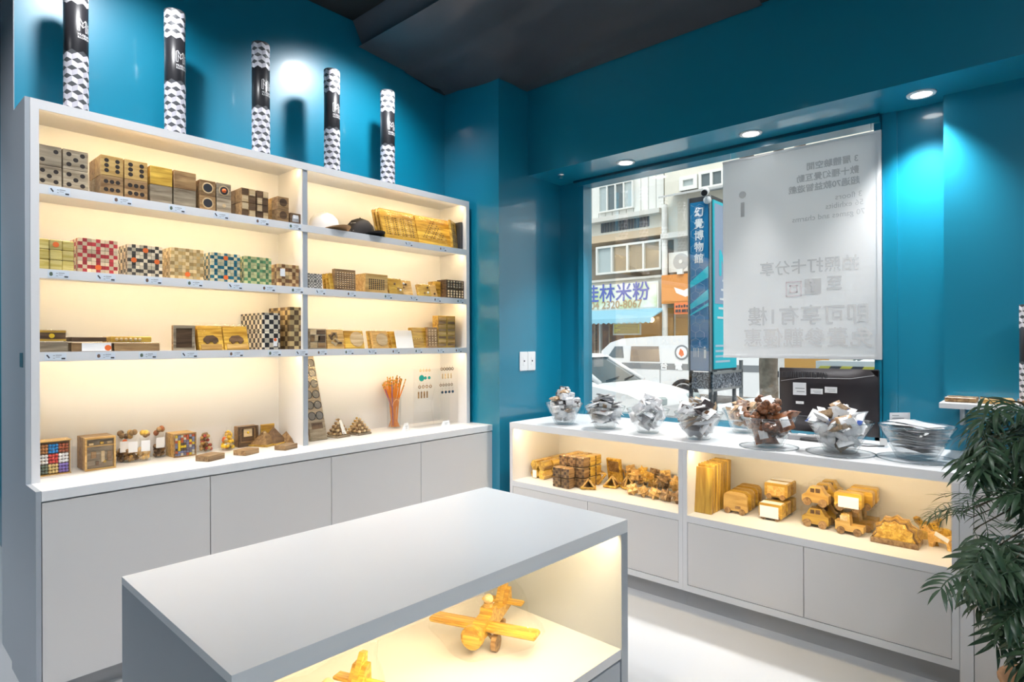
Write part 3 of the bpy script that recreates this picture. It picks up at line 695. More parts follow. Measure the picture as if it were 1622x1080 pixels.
# game boards leaning in the top right bay
def printed_board(name, lab, px0, px1, h, Y, lean, yaw, pat, grp):
    o = lean_board(name, lab, 'board game', px0, px1, h, Z1, Y, 'wood_gold', lean, .018, grp, yaw); w = o['w']
    mb = MB()
    for j in range(9):
        n_ = 11 if pat == 0 else max(2, j + 2)
        for i in range(n_):
            x = (-.5 + (i + .5) / 11) * w * .85 if pat == 0 else ((i + .5) - n_ / 2) * w * .075
            disc_mb(x, h * (.18 + .068 * j) if pat == 0 else h * (.86 - .075 * j), .0042, -.0008, n=8, mb=mb, mi=(i * 7 + j * 3) % 3)
    q = mb.build('printed_dots', ['wood_dark', 'gap_dark', 'wood_pale'], o); q['kind'] = 'stuff'
    film_over(o, w, h, .018, .006); return o
for i in range(3):
    printed_board('game_board', ('golden game board at the front of three leaning by the black cap', 'golden game board in the middle of three leaning by the black cap', 'golden game board at the back of three leaning by the black cap')[i], 610 - i * 5, 664 - i * 5, .215, SHY + .003 + i * .036, .30, 0, 0, 'leaning golden game boards')
printed_board('game_board', 'golden game board with a triangle of dots leaning next to the three', 666, 717, .212, SHY + .003, .28, -.05, 1, 'leaning golden game boards')
printed_board('game_board', 'golden game board turned towards the end panel of the shelf', 712, 734, .20, SHY + .004, .12, .55, 1, 'leaning golden game boards')
mk('dark_board', MB().box(-.01, .01, 0, .2, 0, .20, c=.001).mesh('dark_board', 'dark_grey'), None, (3.025, SHY + .005, Z1), None, 'dark board standing against the end panel of the shelf', 'board')
# ================================================================== third board, left bay
def flat_box(name, lab, px0, px1, h, Zb, Y, d, m, group=None, cat='box', yaw=0.0, c=.002):
    x0, x1 = Xat(px0, Y), Xat(px1, Y); w = x1 - x0
    o = mk(name, MB().box(-w / 2, w / 2, 0, d, 0, h, c=c).mesh(name, m), None, ((x0 + x1) / 2, Y, Zb), (0, 0, yaw), lab, cat, group); o['w'] = w; return o
def pouch(o, w, h, d, e=.006):
    """clear crinkled wrap round a flat box"""
    mb = MB().box(-w / 2 - e * .5, w / 2 + e * .5, -e * .5, d + e * .3, .0008, h + e * .45, c=e * .4); q = mb.build('plastic_film', 'film', o); return q
o = flat_box('wrapped_box', 'lower film-wrapped flat box at the passage end of the third shelf', 58.5, 108, .043, Z3, SHY, .16, 'wood_grey', 'flat wrapped boxes'); pouch(o, o['w'], .043, .16)
o = flat_box('wrapped_box', 'upper film-wrapped flat box with a yellow disc', 58.5, 104.5, .046, Z3 + .047, SHY + .003, .16, 'wood_dark', 'flat wrapped boxes'); MB().box(-o['w'] / 2, o['w'] / 2, -.002, 0, .036, .045).box(-o['w'] / 2, o['w'] / 2, -.002, 0, 0, .008).build('golden_rails', 'wood_gold', o)
disc_mb(.0, .022, .010, -.004, n=14).build('yellow_disc', mat('yellow', (.85, .55, .03), .4), o); pouch(o, o['w'], .046, .16)
o = flat_box('wrapped_box', 'flat wooden box wrapped with a white label and orange seal', 113, 178, .040, Z3, SHY, .15, 'wood_brown', 'flat wrapped boxes')
disc_mb(o['w'] * .38, .016, .013, -.0062, n=18).build('seal', 'orange_dot', o); MB().box(-o['w'] * .26, o['w'] * .46, -.0052, -.0042, .002, .038).build('paper_label', 'paper', o); pouch(o, o['w'], .04, .15)
o = flat_box('wooden_slab', 'dark wooden slab lying on the white-labelled box', 113, 169, .020, Z3 + .0445, SHY + .004, .14, 'wood_dark', None, 'slab')
o = flat_box('wrapped_box', 'long flat brown box beside the white-labelled box', 181, 253, .038, Z3, SHY, .15, 'wood_brown', 'flat wrapped boxes'); pouch(o, o['w'], .038, .15)
o = flat_box('ball_box', 'shallow golden box holding a row of small wooden balls', 175, 240, .026, Z3 + .0415, SHY + .006, .13, 'wood_gold', None)
mb = MB()
for i in range(6): mb.ball((-o['w'] * .36 + i * .019, -.003, .013), .0075, 8, 0)
q = mb.build('balls', 'wood_pale', o); q['kind'] = 'stuff'
for i in range(4):
    o = lean_board('frame_tray', 'wooden frame tray standing upright, ' + ORD[i] + ' of four from the front', 'tray', 274, 308, .123, Z3, SHY + .002 + i * .024, 'wood_brown' if i == 0 else 'wood_honey', .0, .02, 'upright frame trays'); w = o['w']
    if i == 0:
        MB().box(-w / 2 + .012, w / 2 - .012, -.0008, .001, .014, .109).build('inset_panel', 'wood_dark', o)
        MB().box(-w / 2, w / 2, -.007, 0, 0, .014).box(-w / 2, w / 2, -.007, 0, .109, .123).box(-w / 2, -w / 2 + .012, -.007, 0, .014, .109).box(w / 2 - .012, w / 2, -.007, 0, .014, .109).build('rim', 'wood_grey', o)
for i, (a, b) in enumerate(((316, 355), (357, 395))):
    for d in range(2):
        o = lean_board('film_pack', ('film-wrapped car puzzle board', 'film-wrapped elephant puzzle board')[i] + (' leaning at the shelf edge' if d == 0 else ' leaning behind the front one'), 'pack', a - d * 3, b - d * 3, .13, Z3, SHY + .002 + d * .035, 'wood_gold', .28, .02, 'leaning wrapped puzzle boards'); w = o['w']
        if not d:
            MB().box(-w * .42, w * .42, -.006, 0, .004, .03).build('base_strip', 'wood_honey', o)
            MB().prism([(-w * .3, .045), (w * .3, .045), (w * .28, .062), (w * .1, .078), (-w * .18, .075), (-w * .3, .06)], -.005, 0, 'y').cyl((-w * .15, -.006, .042), (-w * .15, 0, .042), .01, n=12).cyl((w * .15, -.006, .042), (w * .15, 0, .042), .01, n=12).build('inlay', 'wood_dark', o)
        film_over(o, w, .13, .02, .008)
check_stack(416, 444, 1, 2, 4, Z3, (.72, .64, .50), (.03, .028, .03), 'mono', 'tall black and white check', cells=4)
x0 = Xat(459, SHY); w_ = sw(459, 480.5, SHY)
checker('check_walnut', (.60, .44, .20), (.14, .085, .04), w_ / 3)
me = MB().box(-w_ * .49, w_ * .49, -w_ * .49, w_ * .49, -w_ * .72, w_ * .72, c=.001).mesh('check_block', 'check_walnut')
for d in range(3):
    for r in range(2):
        mk('walnut_check_block', me, None, (x0 + w_ / 2, SHY + w_ * (d + .5), Z3 + w_ * .725 + r * w_ * 1.45), None, f'tall walnut check block beside the divider, {ROW[2][r]} one, {ORD[d]} from the front', 'puzzle block', 'walnut check blocks')
mk('paper_tag', MB().box(-.011, .011, -.001, 0, 0, .045).cyl((0, -.0015, .036), (0, -.001, .036), .009, n=14, mi=1).mesh('paper_tag', ['paper', 'orange_dot']), None, (Xat(436, SHY - .005), SHY - .005, Z3 + .018), None, 'white tag with orange seal on the black and white check cubes', 'tag')

# ================================================================== third board, right bay
o = lean_board('tangram_box', 'square tray of fitted light and dark wooden pieces by the divider', 'puzzle', 489.5, 516.5, .118, Z3, SHY, 'wood_grey', 0, .04); w = o['w']
for (a, b, c_, d, m) in ((.06, .4, .7, .94, 'wood_pale'), (.44, .94, .72, .94, 'wood_dark'), (.06, .3, .36, .66, 'wood_brown'), (.34, .62, .4, .68, 'wood_pale'), (.5, .94, .34, .66, 'wood_dark'), (.06, .46, .06, .32, 'wood_pale'), (.5, .94, .06, .3, 'wood_brown')):
    MB().box(-w / 2 + a * w, -w / 2 + b * w, -.004, 0, c_ * .118, d * .118, c=.001).build('piece', m, o)
def round_pack(lab, a, b, h, Y, m, disc=None, lean=.2, t=.02, d_m='wood_pale'):
    o = lean_board('film_pack', lab, 'pack', a, b, h, Z3, Y, m, lean, t, 'packs on the third shelf'); w = o['w']
    if disc: disc_mb(disc[0] * w, disc[1] * h, disc[2] * h, -.006, n=28, t=.008).build('wooden_disc', d_m, o)
    film_over(o, w, h, t, .006); return o
o = round_pack('film pack of loose brown wooden pieces beside the fitted tray', 519, 545, .115, SHY + .002, 'wood_honey', None, .1)
for k in range(9):
    a = rnd.uniform(0, 3); MB().box(-.018, .018, -.006, .001, -.006, .006, c=.001).build('loose_piece', ('wood_brown', 'wood_dark', 'wood_pale')[k % 3], o, (rnd.uniform(-.3, .3) * o['w'], -.002, rnd.uniform(.25, .8) * .115), (0, a, 0))
round_pack('film pack with a pale disc, first of two', 548, 578, .113, SHY + .004, 'wood_gold', (.12, .52, .42), .24)
for k in range(3): lean_board('game_board', f'golden slat board standing between the two disc packs, {ORD[k]} of three', 'board', 585 + k * 3, 600 + k * 3, .115, Z3, SHY + .06 - k * .02, 'wood_gold', .24, .014, 'golden slats between disc packs')
round_pack('film pack with a pale disc, second of two', 592, 616, .115, SHY + .004, 'wood_honey', (.1, .5, .36), .24)
for k in range(2): lean_board('game_board', f'golden slat board standing before the white board, {ORD[k]} of two', 'board', 618 + k * 4, 634 + k * 4, .115, Z3, SHY + .05 - k * .02, 'wood_gold', .28, .016, 'golden slats before the white board')
o = lean_board('white_board_pack', 'plain white square pack leaning on the third shelf', 'pack', 630, 656, .122, Z3, SHY + .003, 'paper', .26, .012)
for k in range(2):
    o = lean_board('peg_plank', f'golden plank with a line of dark holes, {ORD[k]} of two', 'board', 652 + k * 4, 674 + k * 3, .14, Z3, SHY + .05 - k * .03, 'wood_gold', .16, .02, 'planks with holes'); holes(o, o['w'], .14, 5, 1, .003, 'gap_dark', .9, .1, .45)
for k in range(2):
    o = lean_board('brick_board', f'brown board of small brick blocks, {ORD[k]} of two before the tall boxes', 'board', 676 + k * 2, 693.5, .142, Z3, SHY + .002 + (1 - k) * .025, 'wood_brown', .05, .02, 'brick boards'); holes(o, o['w'], .14, 3, 7, .006, 'wood_pale', .9, .85, .5)
for r in range(2):
    for d in range(3):
        o = flat_box('tall_puzzle_box', f'tall golden puzzle box at the shelf end, {ORD[r]} column, {ORD[d]} from the front', (694, 708)[r], (707.5, 721)[r], .225, Z3, SHY + .012 + d * .062, .06, 'wood_gold', 'tall golden boxes', c=.001)
        if d == 0:
            mb = MB()
            for j in range(8): mb.box(-o['w'] * .42, o['w'] * .42, -.0015, 0, .012 + j * .026, .03 + j * .026, mi=j % 2)
            q = mb.build('blocks', ['wood_brown', 'wood_honey'], o); q['kind'] = 'stuff'

# ================================================================== on the long worktop, left bay
ZKt = ZK + .0005
def at(px, py, Z=ZK): return onZ(px, py, Z)
def std_box(name, lab, cat, pa, pb, base, h, d, m, group=None, n=1, gap=.0):
    """box standing on the worktop: front foot from pixel column pa to pb at picture row base"""
    Y = at((pa + pb) / 2, base)[1]; x0, x1 = Xat(pa, Y), Xat(pb, Y); w = x1 - x0; Y = min(Y, YW - .02 - d * n - .012)
    o = mk(name, MB().box(-w / 2, w / 2, 0, d, 0, h, c=.0015).mesh(name, m), None, ((x0 + x1) / 2, Y, ZKt), None, lab, cat, group); o['w'] = w; return o
o = std_box('bead_case', 'clear-fronted case of coloured beads at the passage end of the worktop', 'case', 58.7, 111, 749, .150, .06, 'wood_honey'); w = o['w']
BC = [(.38, .17, .06), (.02, .22, .55), (.34, .09, .04), (.75, .73, .72), (.62, .07, .06), (.76, .76, .78), (.16, .20, .15), (.70, .52, .22), (.28, .20, .55)]
for g in range(9):
    gx, gz = g % 3, 2 - g // 3
    mb = MB()
    for i in range(3):
        for j in range(3): mb.ball((-w / 2 + w * (.055 + gx * .31 + i * .1), -.004, .150 * (.08 + gz * .30 + j * .095)), .0076, 8)
    q = mb.build('beads', mat('bead_%d' % g, BC[g], .25, coat=.5), o); q['kind'] = 'stuff'
MB().box(-w / 2 + .003, w / 2 - .003, -.0002, .001, .004, .146).build('backing', 'wood_dark', o)
MB().box(-w / 2, w / 2, -.016, .06, .148, .153).box(-w / 2, w / 2, -.016, .06, -.0003, .003).build('tray_edges', 'wood_honey', o); pouch(o, w, .15, .06, .02)
mat('lid_clear', (.8, .8, .8), .2)
for k in range(4):
    o = std_box('mechanism_box', ('wooden mechanism box with clear front facing out', 'wooden mechanism box second from the front', 'wooden mechanism box third from the front', 'wooden mechanism box at the back of four')[k], 'box', 133, 181.5, 741, .150, .03, 'wood_brown' if k else 'wood_honey', 'wooden mechanism boxes', 4); o.location.y += k * .032; w = o['w']
    if k == 0:
        MB().box(-w / 2 + .008, w / 2 - .008, -.0006, .001, .006, .142).build('backing', 'wood_grey', o)
        MB().box(-w / 2, w / 2, -.014, 0, .142, .150).box(-w / 2, w / 2, -.014, 0, 0, .007).box(-w / 2, -w / 2 + .007, -.014, 0, .007, .142).box(w / 2 - .007, w / 2, -.014, 0, .007, .142).box(-w / 2 + .007, w / 2 - .007, -.01, 0, .108, .113).build('frame', 'wood_honey', o)
        for (x, z, a, b, m) in ((-.3, .12, .018, .010, 'wood_pale'), (.05, .122, .014, .012, 'wood_gold'), (.3, .122, .02, .010, 'wood_pale'), (-.22, .07, .02, .03, 'wood_brown'), (.08, .06, .014, .05, 'wood_pale'), (.3, .06, .016, .045, 'wood_brown'), (-.1, .03, .012, .02, 'wood_dark'), (.14, .035, .012, .012, 'wood_gold')):
            MB().box(x * w - a / 2, x * w + a / 2, -.011, 0, z - b / 2, z + b / 2, c=.001).build('mechanism_piece', m, o)
        MB().box(-w / 2 + .004, w / 2 - .004, -.016, -.0145, .004, .146).build('clear_front', 'acrylic', o)
# jars with capped bags
def jar(pc, base, r, lab, contents, tagc, seal, top):
    x, y = at(pc, base); y = min(y + r, 3.452 - r)
    t = thing('gift_jar', lab, 'jar', (x, y, ZKt), (0, 0, math.atan2(-x, y) * .5), 'gift jars on the worktop'); t.scale = (1, 1, 1.12)
    MB().lathe([(0, .002), (r * .9, .002), (r, .012), (r * .98, .058), (r * .8, .066)], n=20).build('glass', 'acrylic', t)
    mb = MB()
    for k in range(60):
        a = rnd.uniform(0, 6.28); rr = r * .8 * math.sqrt(rnd.random()); mb.ball((rr * math.cos(a), rr * math.sin(a), .01 + rnd.random() * .045), .0085, 8, k % 3)
    q = mb.build('filling', contents, t); q['kind'] = 'stuff'
    MB().lathe([(r * .8, .064), (r * .55, .085), (r * .95, .115), (r * .7, .12), (0, .10)], n=10).build('bag', 'film', t)
    MB().box(-.019, .019, -r - .006, -r - .0045, .052, .10, M=Matrix.Rotation(.12, 4, 'X')).build('paper_tag', 'paper', t)
    if seal: MB().cyl((.002, -r - .008, .092), (.002, -r - .0062, .092), .011, n=16).build('seal', 'orange_dot', t)
    mb = MB()
    for k in range(4): mb.ball((rnd.uniform(-.016, .016), rnd.uniform(-.012, .012), .118 + rnd.uniform(-.008, .014)), .013, 10, k % 2)
    q = mb.build('wooden_heads', top, t)
jar(191, 728, .031, 'gift jar with white tag and orange seal beside the mechanism box', ['wood_dark', 'wood_brown', 'wood_dark'], 0, True, ['wood_brown', 'wood_dark'])
jar(211, 731, .031, 'gift jar of brown pieces, middle of the three front jars', ['wood_brown', 'wood_honey', 'wood_brown'], 0, False, ['wood_honey', 'wood_brown'])
jar(231, 729, .029, 'gift jar of pale pieces beside the dice case', ['wood_pale', 'wood_pale', 'wood_honey'], 0, False, ['wood_gold', 'wood_brown'])
jar(245, 720, .028, 'dark gift jar partly hidden behind the pale one', ['wood_dark', 'wood_dark', 'wood_brown'], 0, False, ['orange_brown' if 'orange_brown' in M_ else mat('orange_brown', (.35, .12, .05), .6), 'wood_brown'])
for k in range(3):
    o = std_box('dice_case', ('case of coloured cubes facing out beside the jars', 'case of coloured cubes second from the front', 'case of coloured cubes at the back of three')[k], 'case', 272, 307, 720.5, .120, .035, 'wood_honey', 'coloured cube cases', 3); o.location.y += k * .038; w = o['w']
    if k == 0:
        cm = [mat('cell_%d' % i, c_, .35) for i, c_ in enumerate(((.72, .50, .04), (.16, .15, .22), (.45, .10, .04), (.20, .22, .35), (.60, .55, .45), (.09, .07, .05)))]
        mb = MB()
        for i in range(7):
            for j in range(8): mb.box(-w / 2 + .006 + i * (w - .012) / 7, -w / 2 + .006 + (i + .86) * (w - .012) / 7, -.008, 0, .007 + j * .0133, .007 + (j + .86) * .0133, rnd.randrange(6))
        q = mb.build('coloured_cubes', cm, o); q['kind'] = 'stuff'
        MB().box(-w / 2, w / 2, -.010, 0, .114, .120).box(-w / 2, w / 2, -.010, 0, 0, .006).box(-w / 2, -w / 2 + .005, -.01, 0, .006, .114).box(w / 2 - .005, w / 2, -.01, 0, .006, .114).build('frame', 'wood_brown', o)
# small toys on wooden slabs
def slab(pc, base, w, d, h, lab, yaw):
    x, y = at(pc, base); return mk('wooden_slab', MB().box(-w / 2, w / 2, -d / 2, d / 2, 0, h, c=.002).mesh('wooden_slab', 'wood_brown'), None, (x, y + d / 2, ZKt), (0, 0, yaw), lab, 'slab', 'wooden slabs on the worktop')
def bead_bag(pc, base, r, h, lab, mats, n=34, br=.010):
    x, y = at(pc, base); y = min(y + r, 3.452 - r * 1.08)
    t = thing('bead_bag', lab, 'bag', (x, y, ZKt), None, 'clear bags of wooden beads'); mb = MB()
    for k in range(n):
        z = br + (h - br) * rnd.random() ** 1.3; rr = r * (1 - .6 * z / h) * math.sqrt(rnd.random()) * .9; a = rnd.uniform(0, 6.28)
        mb.ball((rr * math.cos(a), rr * math.sin(a), z), br, 8, rnd.randrange(len(mats)))
    q = mb.build('beads', mats, t); q['kind'] = 'stuff'
    MB().lathe([(0, .001), (r * .95, .001), (r * 1.08, h * .3), (r * .85, h * .75), (r * .35, h * 1.05), (r * .5, h * 1.2)], n=14).build('plastic_film', 'film', t)
red = [mat('bead_red', (.42, .06, .04), .3, coat=.4), 'wood_brown', 'wood_pale', 'wood_honey']; yel = ['yellow', 'wood_honey', 'wood_pale', 'orange_dot', 'bead_3', 'yellow']
bead_bag(326, 714, .038, .095, 'clear bag of red and brown beads beside the cube case', red, 46)
slab(338, 728, .105, .085, .028, 'wooden slab nearest the worktop edge in front of the red bead bag', .42)
bead_bag(345, 704, .034, .10, 'clear bag of golden beads behind the red ones', ['wood_gold', 'yellow', 'wood_honey'], 36)
bead_bag(364, 713, .040, .088, 'clear bag of yellow and white beads before the little lamp box', yel, 46)
slab(395, 719, .10, .080, .026, 'wooden slab in front of the lamp box', .40)
slab(458, 711, .10, .075, .026, 'wooden slab before the pyramid by the divider', .40)
x, y = at(382, 703)
o = mk('lamp_box', MB().box(-.056, .056, 0, .05, 0, .115, c=.002).mesh('lamp_box', 'wood_brown'), None, (x, min(y, 3.40), ZKt), None, 'square dark wooden box with a glowing bead in its window', 'box')
MB().box(-.036, .036, -.001, .001, .03, .10).build('window_recess', 'wood_dark', o); MB().box(-.024, .024, -.003, 0, .055, .10, c=.001).build('inner_tray', 'wood_pale', o); MB().ball((0, -.004, .078), .007, 8).build('glowing_bead', 'yellow', o)
MB().box(-.056, .056, -.012, 0, .108, .115).box(-.056, .056, -.012, 0, 0, .02).box(-.056, -.045, -.012, 0, .02, .108).box(.045, .056, -.012, 0, .02, .108).build('frame', 'wood_dark', o)
def pyramid(pc, base, b, h, m, lab, yaw=.4, m2='wood_gold'):
    x, y = at(pc, base); y = min(y + b * .5, 3.452 - b * .78)
    t = thing('pyramid_puzzle', lab, 'puzzle', (x, y, ZKt), (0, 0, yaw), 'pyramid puzzles')
    mb = MB(); k = 5
    for i in range(k):
        r = b / 2 * (1 - i / k); mb.box(-r, r, -r, r, .012 + (h - .012) * i / k, .012 + (h - .012) * (i + .96) / k, 0, c=.001)
    MB().add([(-b / 2, -b / 2, .012), (b / 2, -b / 2, .012), (b / 2, b / 2, .012), (-b / 2, b / 2, .012), (0, 0, h)], [(0, 1, 4), (1, 2, 4), (2, 3, 4), (3, 0, 4), (3, 2, 1, 0)]).build('pyramid', m, t)
    MB().box(-b * .56, b * .56, -b * .56, b * .56, 0, .0115, c=.001).build('base', m2, t); return t
pyramid(415, 703, .11, .085, 'wood_brown', 'brown pyramid puzzle at the back behind the lamp box', .5)
t = pyramid(434, 702, .105, .100, 'wood_dark', 'dark pyramid puzzle in the middle of three near the divider', .5)
bead_bag(422, 705, .035, .07, 'clear bag of pale wooden pieces between the pyramids', ['wood_honey', 'wood_pale', 'wood_brown'], 26)
pyramid(461, 699, .115, .085, 'wood_brown', 'brown pyramid puzzle closest to the divider', .45, 'wood_brown')
o = mk('puzzle_card', MB().box(-.04, .04, 0, .012, 0, .11, c=.001).mesh('puzzle_card', 'wood_gold'), None, (Xat(424, 3.43), 3.43, ZKt), None, 'golden card board standing behind the pyramids', 'board')

# ================================================================== on the long worktop, right bay
# tall board with round dishes leaning on the divider
X0, Y0 = at(491, 698.5); hB = .585; X0 += .006
t = thing('mancala_board', 'tall wooden board with two columns of round dishes leaning by the divider', 'game board', (X0, Y0, ZKt), (-.285, 0, .06))
wB = .115; mat('dish_grey', (.17, .16, .15), .4)
MB().box(0, wB, 0, .022, .001, hB, c=.003).build('board', 'wood_grey', t)
for c in range(2):
    for r in range(6):
        z = .15 + r * .066; x = .032 + c * .052
        q = MB().lathe([(.0225, 0), (.0255, 0), (.0255, -.003), (.0225, -.003)], n=18, close=True, M=Matrix.Translation((x, .0, z)) @ Matrix.Rotation(R(-90), 4, 'X')).cyl((x, -.0009, z), (x, .0, z), .0225, n=18, mi=1).build('dish', ['gap_dark', 'dish_grey'], t)
MB().box(.02, .095, -.001, .001, .07, .108, c=.0004).build('slot', 'wood_dark', t)
MB().box(-.002, wB + .002, -.002, .0, .44, .47).build('film_band', 'film', t)
MB().box(-.003, wB + .003, -.0035, .024, .0005, hB + .006, c=.002).build('plastic_film', 'film', t)
def ball_pyramid(pc, base, b, h, lab, mats, tagw=False):
    x, y = at(pc, base); y = min(y + b / 2, 3.452 - b * .64)
    t = thing('ball_pyramid', lab, 'puzzle', (x, y, ZKt), (0, 0, .15), 'ball pyramid puzzles')
    MB().box(-b / 2, b / 2, -b / 2, b / 2, 0, .012, c=.002).build('base', mats[0], t); mb = MB(); n = 5; r = b / n / 2
    for l in range(n):
        for i in range(n - l):
            for j in range(n - l): mb.ball(((i - (n - l - 1) / 2) * 2 * r, (j - (n - l - 1) / 2) * 2 * r, .012 + r + l * (h - 2 * r - .012) / (n - 1)), r * .98, 8, (i + j + l) % 2)
    q = mb.build('balls', mats[1:], t); q['kind'] = 'stuff'
    MB().lathe([(b * .62, .002), (b * .60, .015), (b * .2, h * .95), (b * .1, h * 1.1), (b * .16, h * 1.2)], n=12).build('plastic_film', 'film', t)
    if tagw: MB().add([(-.012, -b * .5, .02), (.02, -b * .5, .02), (.012, -b * .12, h * .9), (-.006, -b * .12, h * .9)], [(0, 1, 2, 3)]).build('paper_tag', 'paper', t)
ball_pyramid(527, 686, .06, .10, 'ball pyramid puzzle tucked beside the tall dish board', ['wood_honey', 'wood_gold', 'wood_brown'])
ball_pyramid(543, 692, .105, .115, 'ball pyramid puzzle with a white tag across it', ['wood_grey', 'wood_brown', 'wood_pale'], True)
ball_pyramid(555, 682, .085, .10, 'golden ball pyramid puzzle behind the white-tagged one', ['wood_honey', 'wood_gold', 'wood_honey'])
ball_pyramid(577, 688, .105, .105, 'ball pyramid puzzle farthest from the divider', ['wood_grey', 'wood_pale', 'wood_brown'])
# tumbler of orange sticks
x, y = at(630, 678); y += .045
t = thing('stick_tumbler', 'clear tumbler packed with slim orange sticks', 'tumbler', (x, y, ZKt))
MB().lathe([(0, .0), (.046, 0), (.05, .21), (.048, .21), (.044, .006), (0, .006)], n=28).build('glass', 'acrylic', t)
mat('orange_stick', (.80, .27, .015), .4); mat('purple_stick', (.25, .12, .30), .5)
sticks_me = [MB().cyl((0, 0, 0), (0, 0, .31), .0032, n=6).mesh('stick', 'orange_stick'), MB().cyl((0, 0, 0), (0, 0, .30), .0034, n=6).mesh('stick', 'purple_stick')]
tip_me = MB().ball((0, 0, .312), .0052, 8).cyl((0, 0, .285), (0, 0, .296), .0042, n=6).mesh('tip', 'wood_gold')
for k in range(36):
    a = k * 2.4; u = math.sqrt((k + .5) / 36); rt2 = .043 * u ** .6; c2, s2 = math.cos(a), math.sin(a)
    sg = -1.0 if k % 5 < 3 else .6; p = Vector((c2 * .038 * u * sg, s2 * .038 * u * sg, .008)); d = (Vector((c2 * rt2, s2 * rt2, .21)) - p).normalized()
    pur = k in (30, 33); ln = rnd.uniform(.95, 1.12)
    o = mk('orange_stick', sticks_me[1 if pur else 0], None, Vector((x, y, ZKt)) + p, d.to_track_quat('Z', 'Y').to_euler(), 'slim purple stick among the orange ones in the tumbler' if pur else 'slim orange stick standing in the clear tumbler', 'stick', 'purple sticks in the tumbler' if pur else 'slim sticks in the tumbler')
    o.scale = (1, 1, ln); mk('tip', tip_me, o)
def card(pc, base, w, h, lab, lean=.25, yaw=0.0, Z=ZK, lines=2):
    x, y = onZ(pc, base, Z); t = mk('price_card', MB().prism([(0, 0), (.03, 0), (h * math.sin(lean), h)], -w / 2, w / 2, 'x').mesh('price_card', 'paper'), None, (x, y, Z + .0005), (0, 0, yaw), lab, 'price card')
    mb = MB(); Mx = Matrix.Rotation(-lean, 4, 'X')
    for k in range(lines): mb.add([(-w * .3, -.0006, h * (.35 + .22 * k)), (w * (.05 + .2 * k), -.0006, h * (.35 + .22 * k)), (w * (.05 + .2 * k), -.0006, h * (.42 + .22 * k)), (-w * .3, -.0006, h * (.42 + .22 * k))], [(0, 1, 2, 3)], 0, False, Mx)
    q = mb.build('printed_lines', 'ink_grey', t); q['kind'] = 'stuff'; return t
card(645, 682, .045, .052, 'white price card at the foot of the tumbler', .2, .3)
card(708, 674, .07, .035, 'white price card in front of the earring stand', .3, .2)
# acrylic earring stand
Ys = 3.26; xa, xb = Xat(655, Ys), Xat(726, Ys)
t = thing('earring_stand', 'clear acrylic stand hung with rows of earrings', 'display stand', ((xa + xb) / 2, Ys, ZKt)); w = xb - xa
MB().box(-w / 2, w / 2, -.06, .06, 0, .004).build('foot', 'acrylic', t); MB().box(-w / 2, w / 2, .0, .004, .004, .40).build('plate', 'acrylic', t)
MB().tube([(-.02, .01, .004), (-.03, .03, .15), (-.012, .006, .27)], .003).build('prop', 'acrylic', t)
mat('ear_teal', (.0, .33, .30), .3); mat('ear_navy', (.01, .05, .10), .3)
def zE(py): return Zat(py, (xa + xb) / 2, Ys) - ZKt
for (p0, p1, y0, y1, n_, m, shp) in ((663, 682, 583, 588, 4, 'wood_honey', 0), (664, 682, 592, 602, 3, 'ear_teal', 1), (661, 684, 607, 614, 4, 'wood_brown', 0), (660, 678, 618, 628, 4, 'wood_brown', 2), (697, 718, 581, 588, 5, 'wood_dark', 0), (698, 716, 592, 600, 4, 'wood_pale', 2), (695, 717, 607, 613, 5, 'wood_dark', 0), (697, 719, 617, 626, 4, 'ear_navy', 1)):
    for i in range(n_):
        X = Xat(p0 + (p1 - p0) * (i + .5) / n_, Ys) - (xa + xb) / 2; z0, z1 = zE(y1), zE(y0); zc = (z0 + z1) / 2; r = (z1 - z0) / 2
        mb = MB().cyl((X, -.0035, zc + r), (X, -.0045, zc + r + .008), .0007, n=5)
        if shp == 0: mb.lathe([(r * .45, -.001), (r * .75, -.001), (r * .75, .001), (r * .45, .001)], n=12, close=True, M=Matrix.Translation((X, -.004, zc)) @ Matrix.Rotation(R(90), 4, 'X'))
        elif shp == 1: disc_mb(X, zc, r * .98 if (i == 0 and m == 'ear_teal') else r * .5, -.006, n=18, mb=mb, t=.003)
        else: mb.box(X - r * .28, X + r * .28, -.005, -.003, zc - r, zc + r, c=.0004)
        mb.build('earring', m, t)
# ================================================================== goods in the lit window counter
ZF = .511; ZFt = ZF + .0006
# wrapped log and cube puzzles by the pillar end
hexa = lambda r: [(r * math.cos(R(60 * i)), r * math.sin(R(60 * i))) for i in range(6)]
HEX = MB().prism(hexa(.034), -.04, .04, 'x').mesh('hex_log', 'wood_gold'); HEXF = MB().prism(hexa(.0355), -.043, .043, 'x').mesh('film', 'film')
xb, yb = onZ(838, 756, ZF); yb -= .04
for r in range(2):
    for i in range(4):
        for c in range(2 if i < 3 else 1):
            o = mk('hex_log_puzzle', HEX, None, (xb + .045 + i * .09, yb - .0 - c * .066 - (.033 if r else 0) * 0, ZFt + .0305 + r * .061), (0, 0, rnd.uniform(-.06, .06)), f'golden hexagonal log puzzle, {ROW[2][r]} layer, {ORD[c]} column, {ORD[i]} from the edge', 'puzzle', 'hexagonal log puzzles')
            mk('plastic_film', HEXF, o)
            if (r, i, c) == (0, 0, 0): MB().box(-.0455, -.0445, -.02, .012, -.026, .026).build('paper_tag', 'paper', o)
cube_b = MB().box(-.031, .031, -.031, .031, 0, .062, c=.004).mesh('wrapped_cube', 'wood_brown'); cube_g = MB().box(-.031, .031, -.031, .031, 0, .062, c=.004).mesh('wrapped_cube', 'wood_gold')
notch = MB(); [notch.box(-.0325, -.0305, -.031 + .0215 * i, -.013 + .0215 * i, .002 + .0205 * j, .018 + .0205 * j, (i + j) % 2) for i in range(3) for j in range(3)]; notch_me = notch.mesh('notched_face', ['wood_dark', 'wood_brown'])
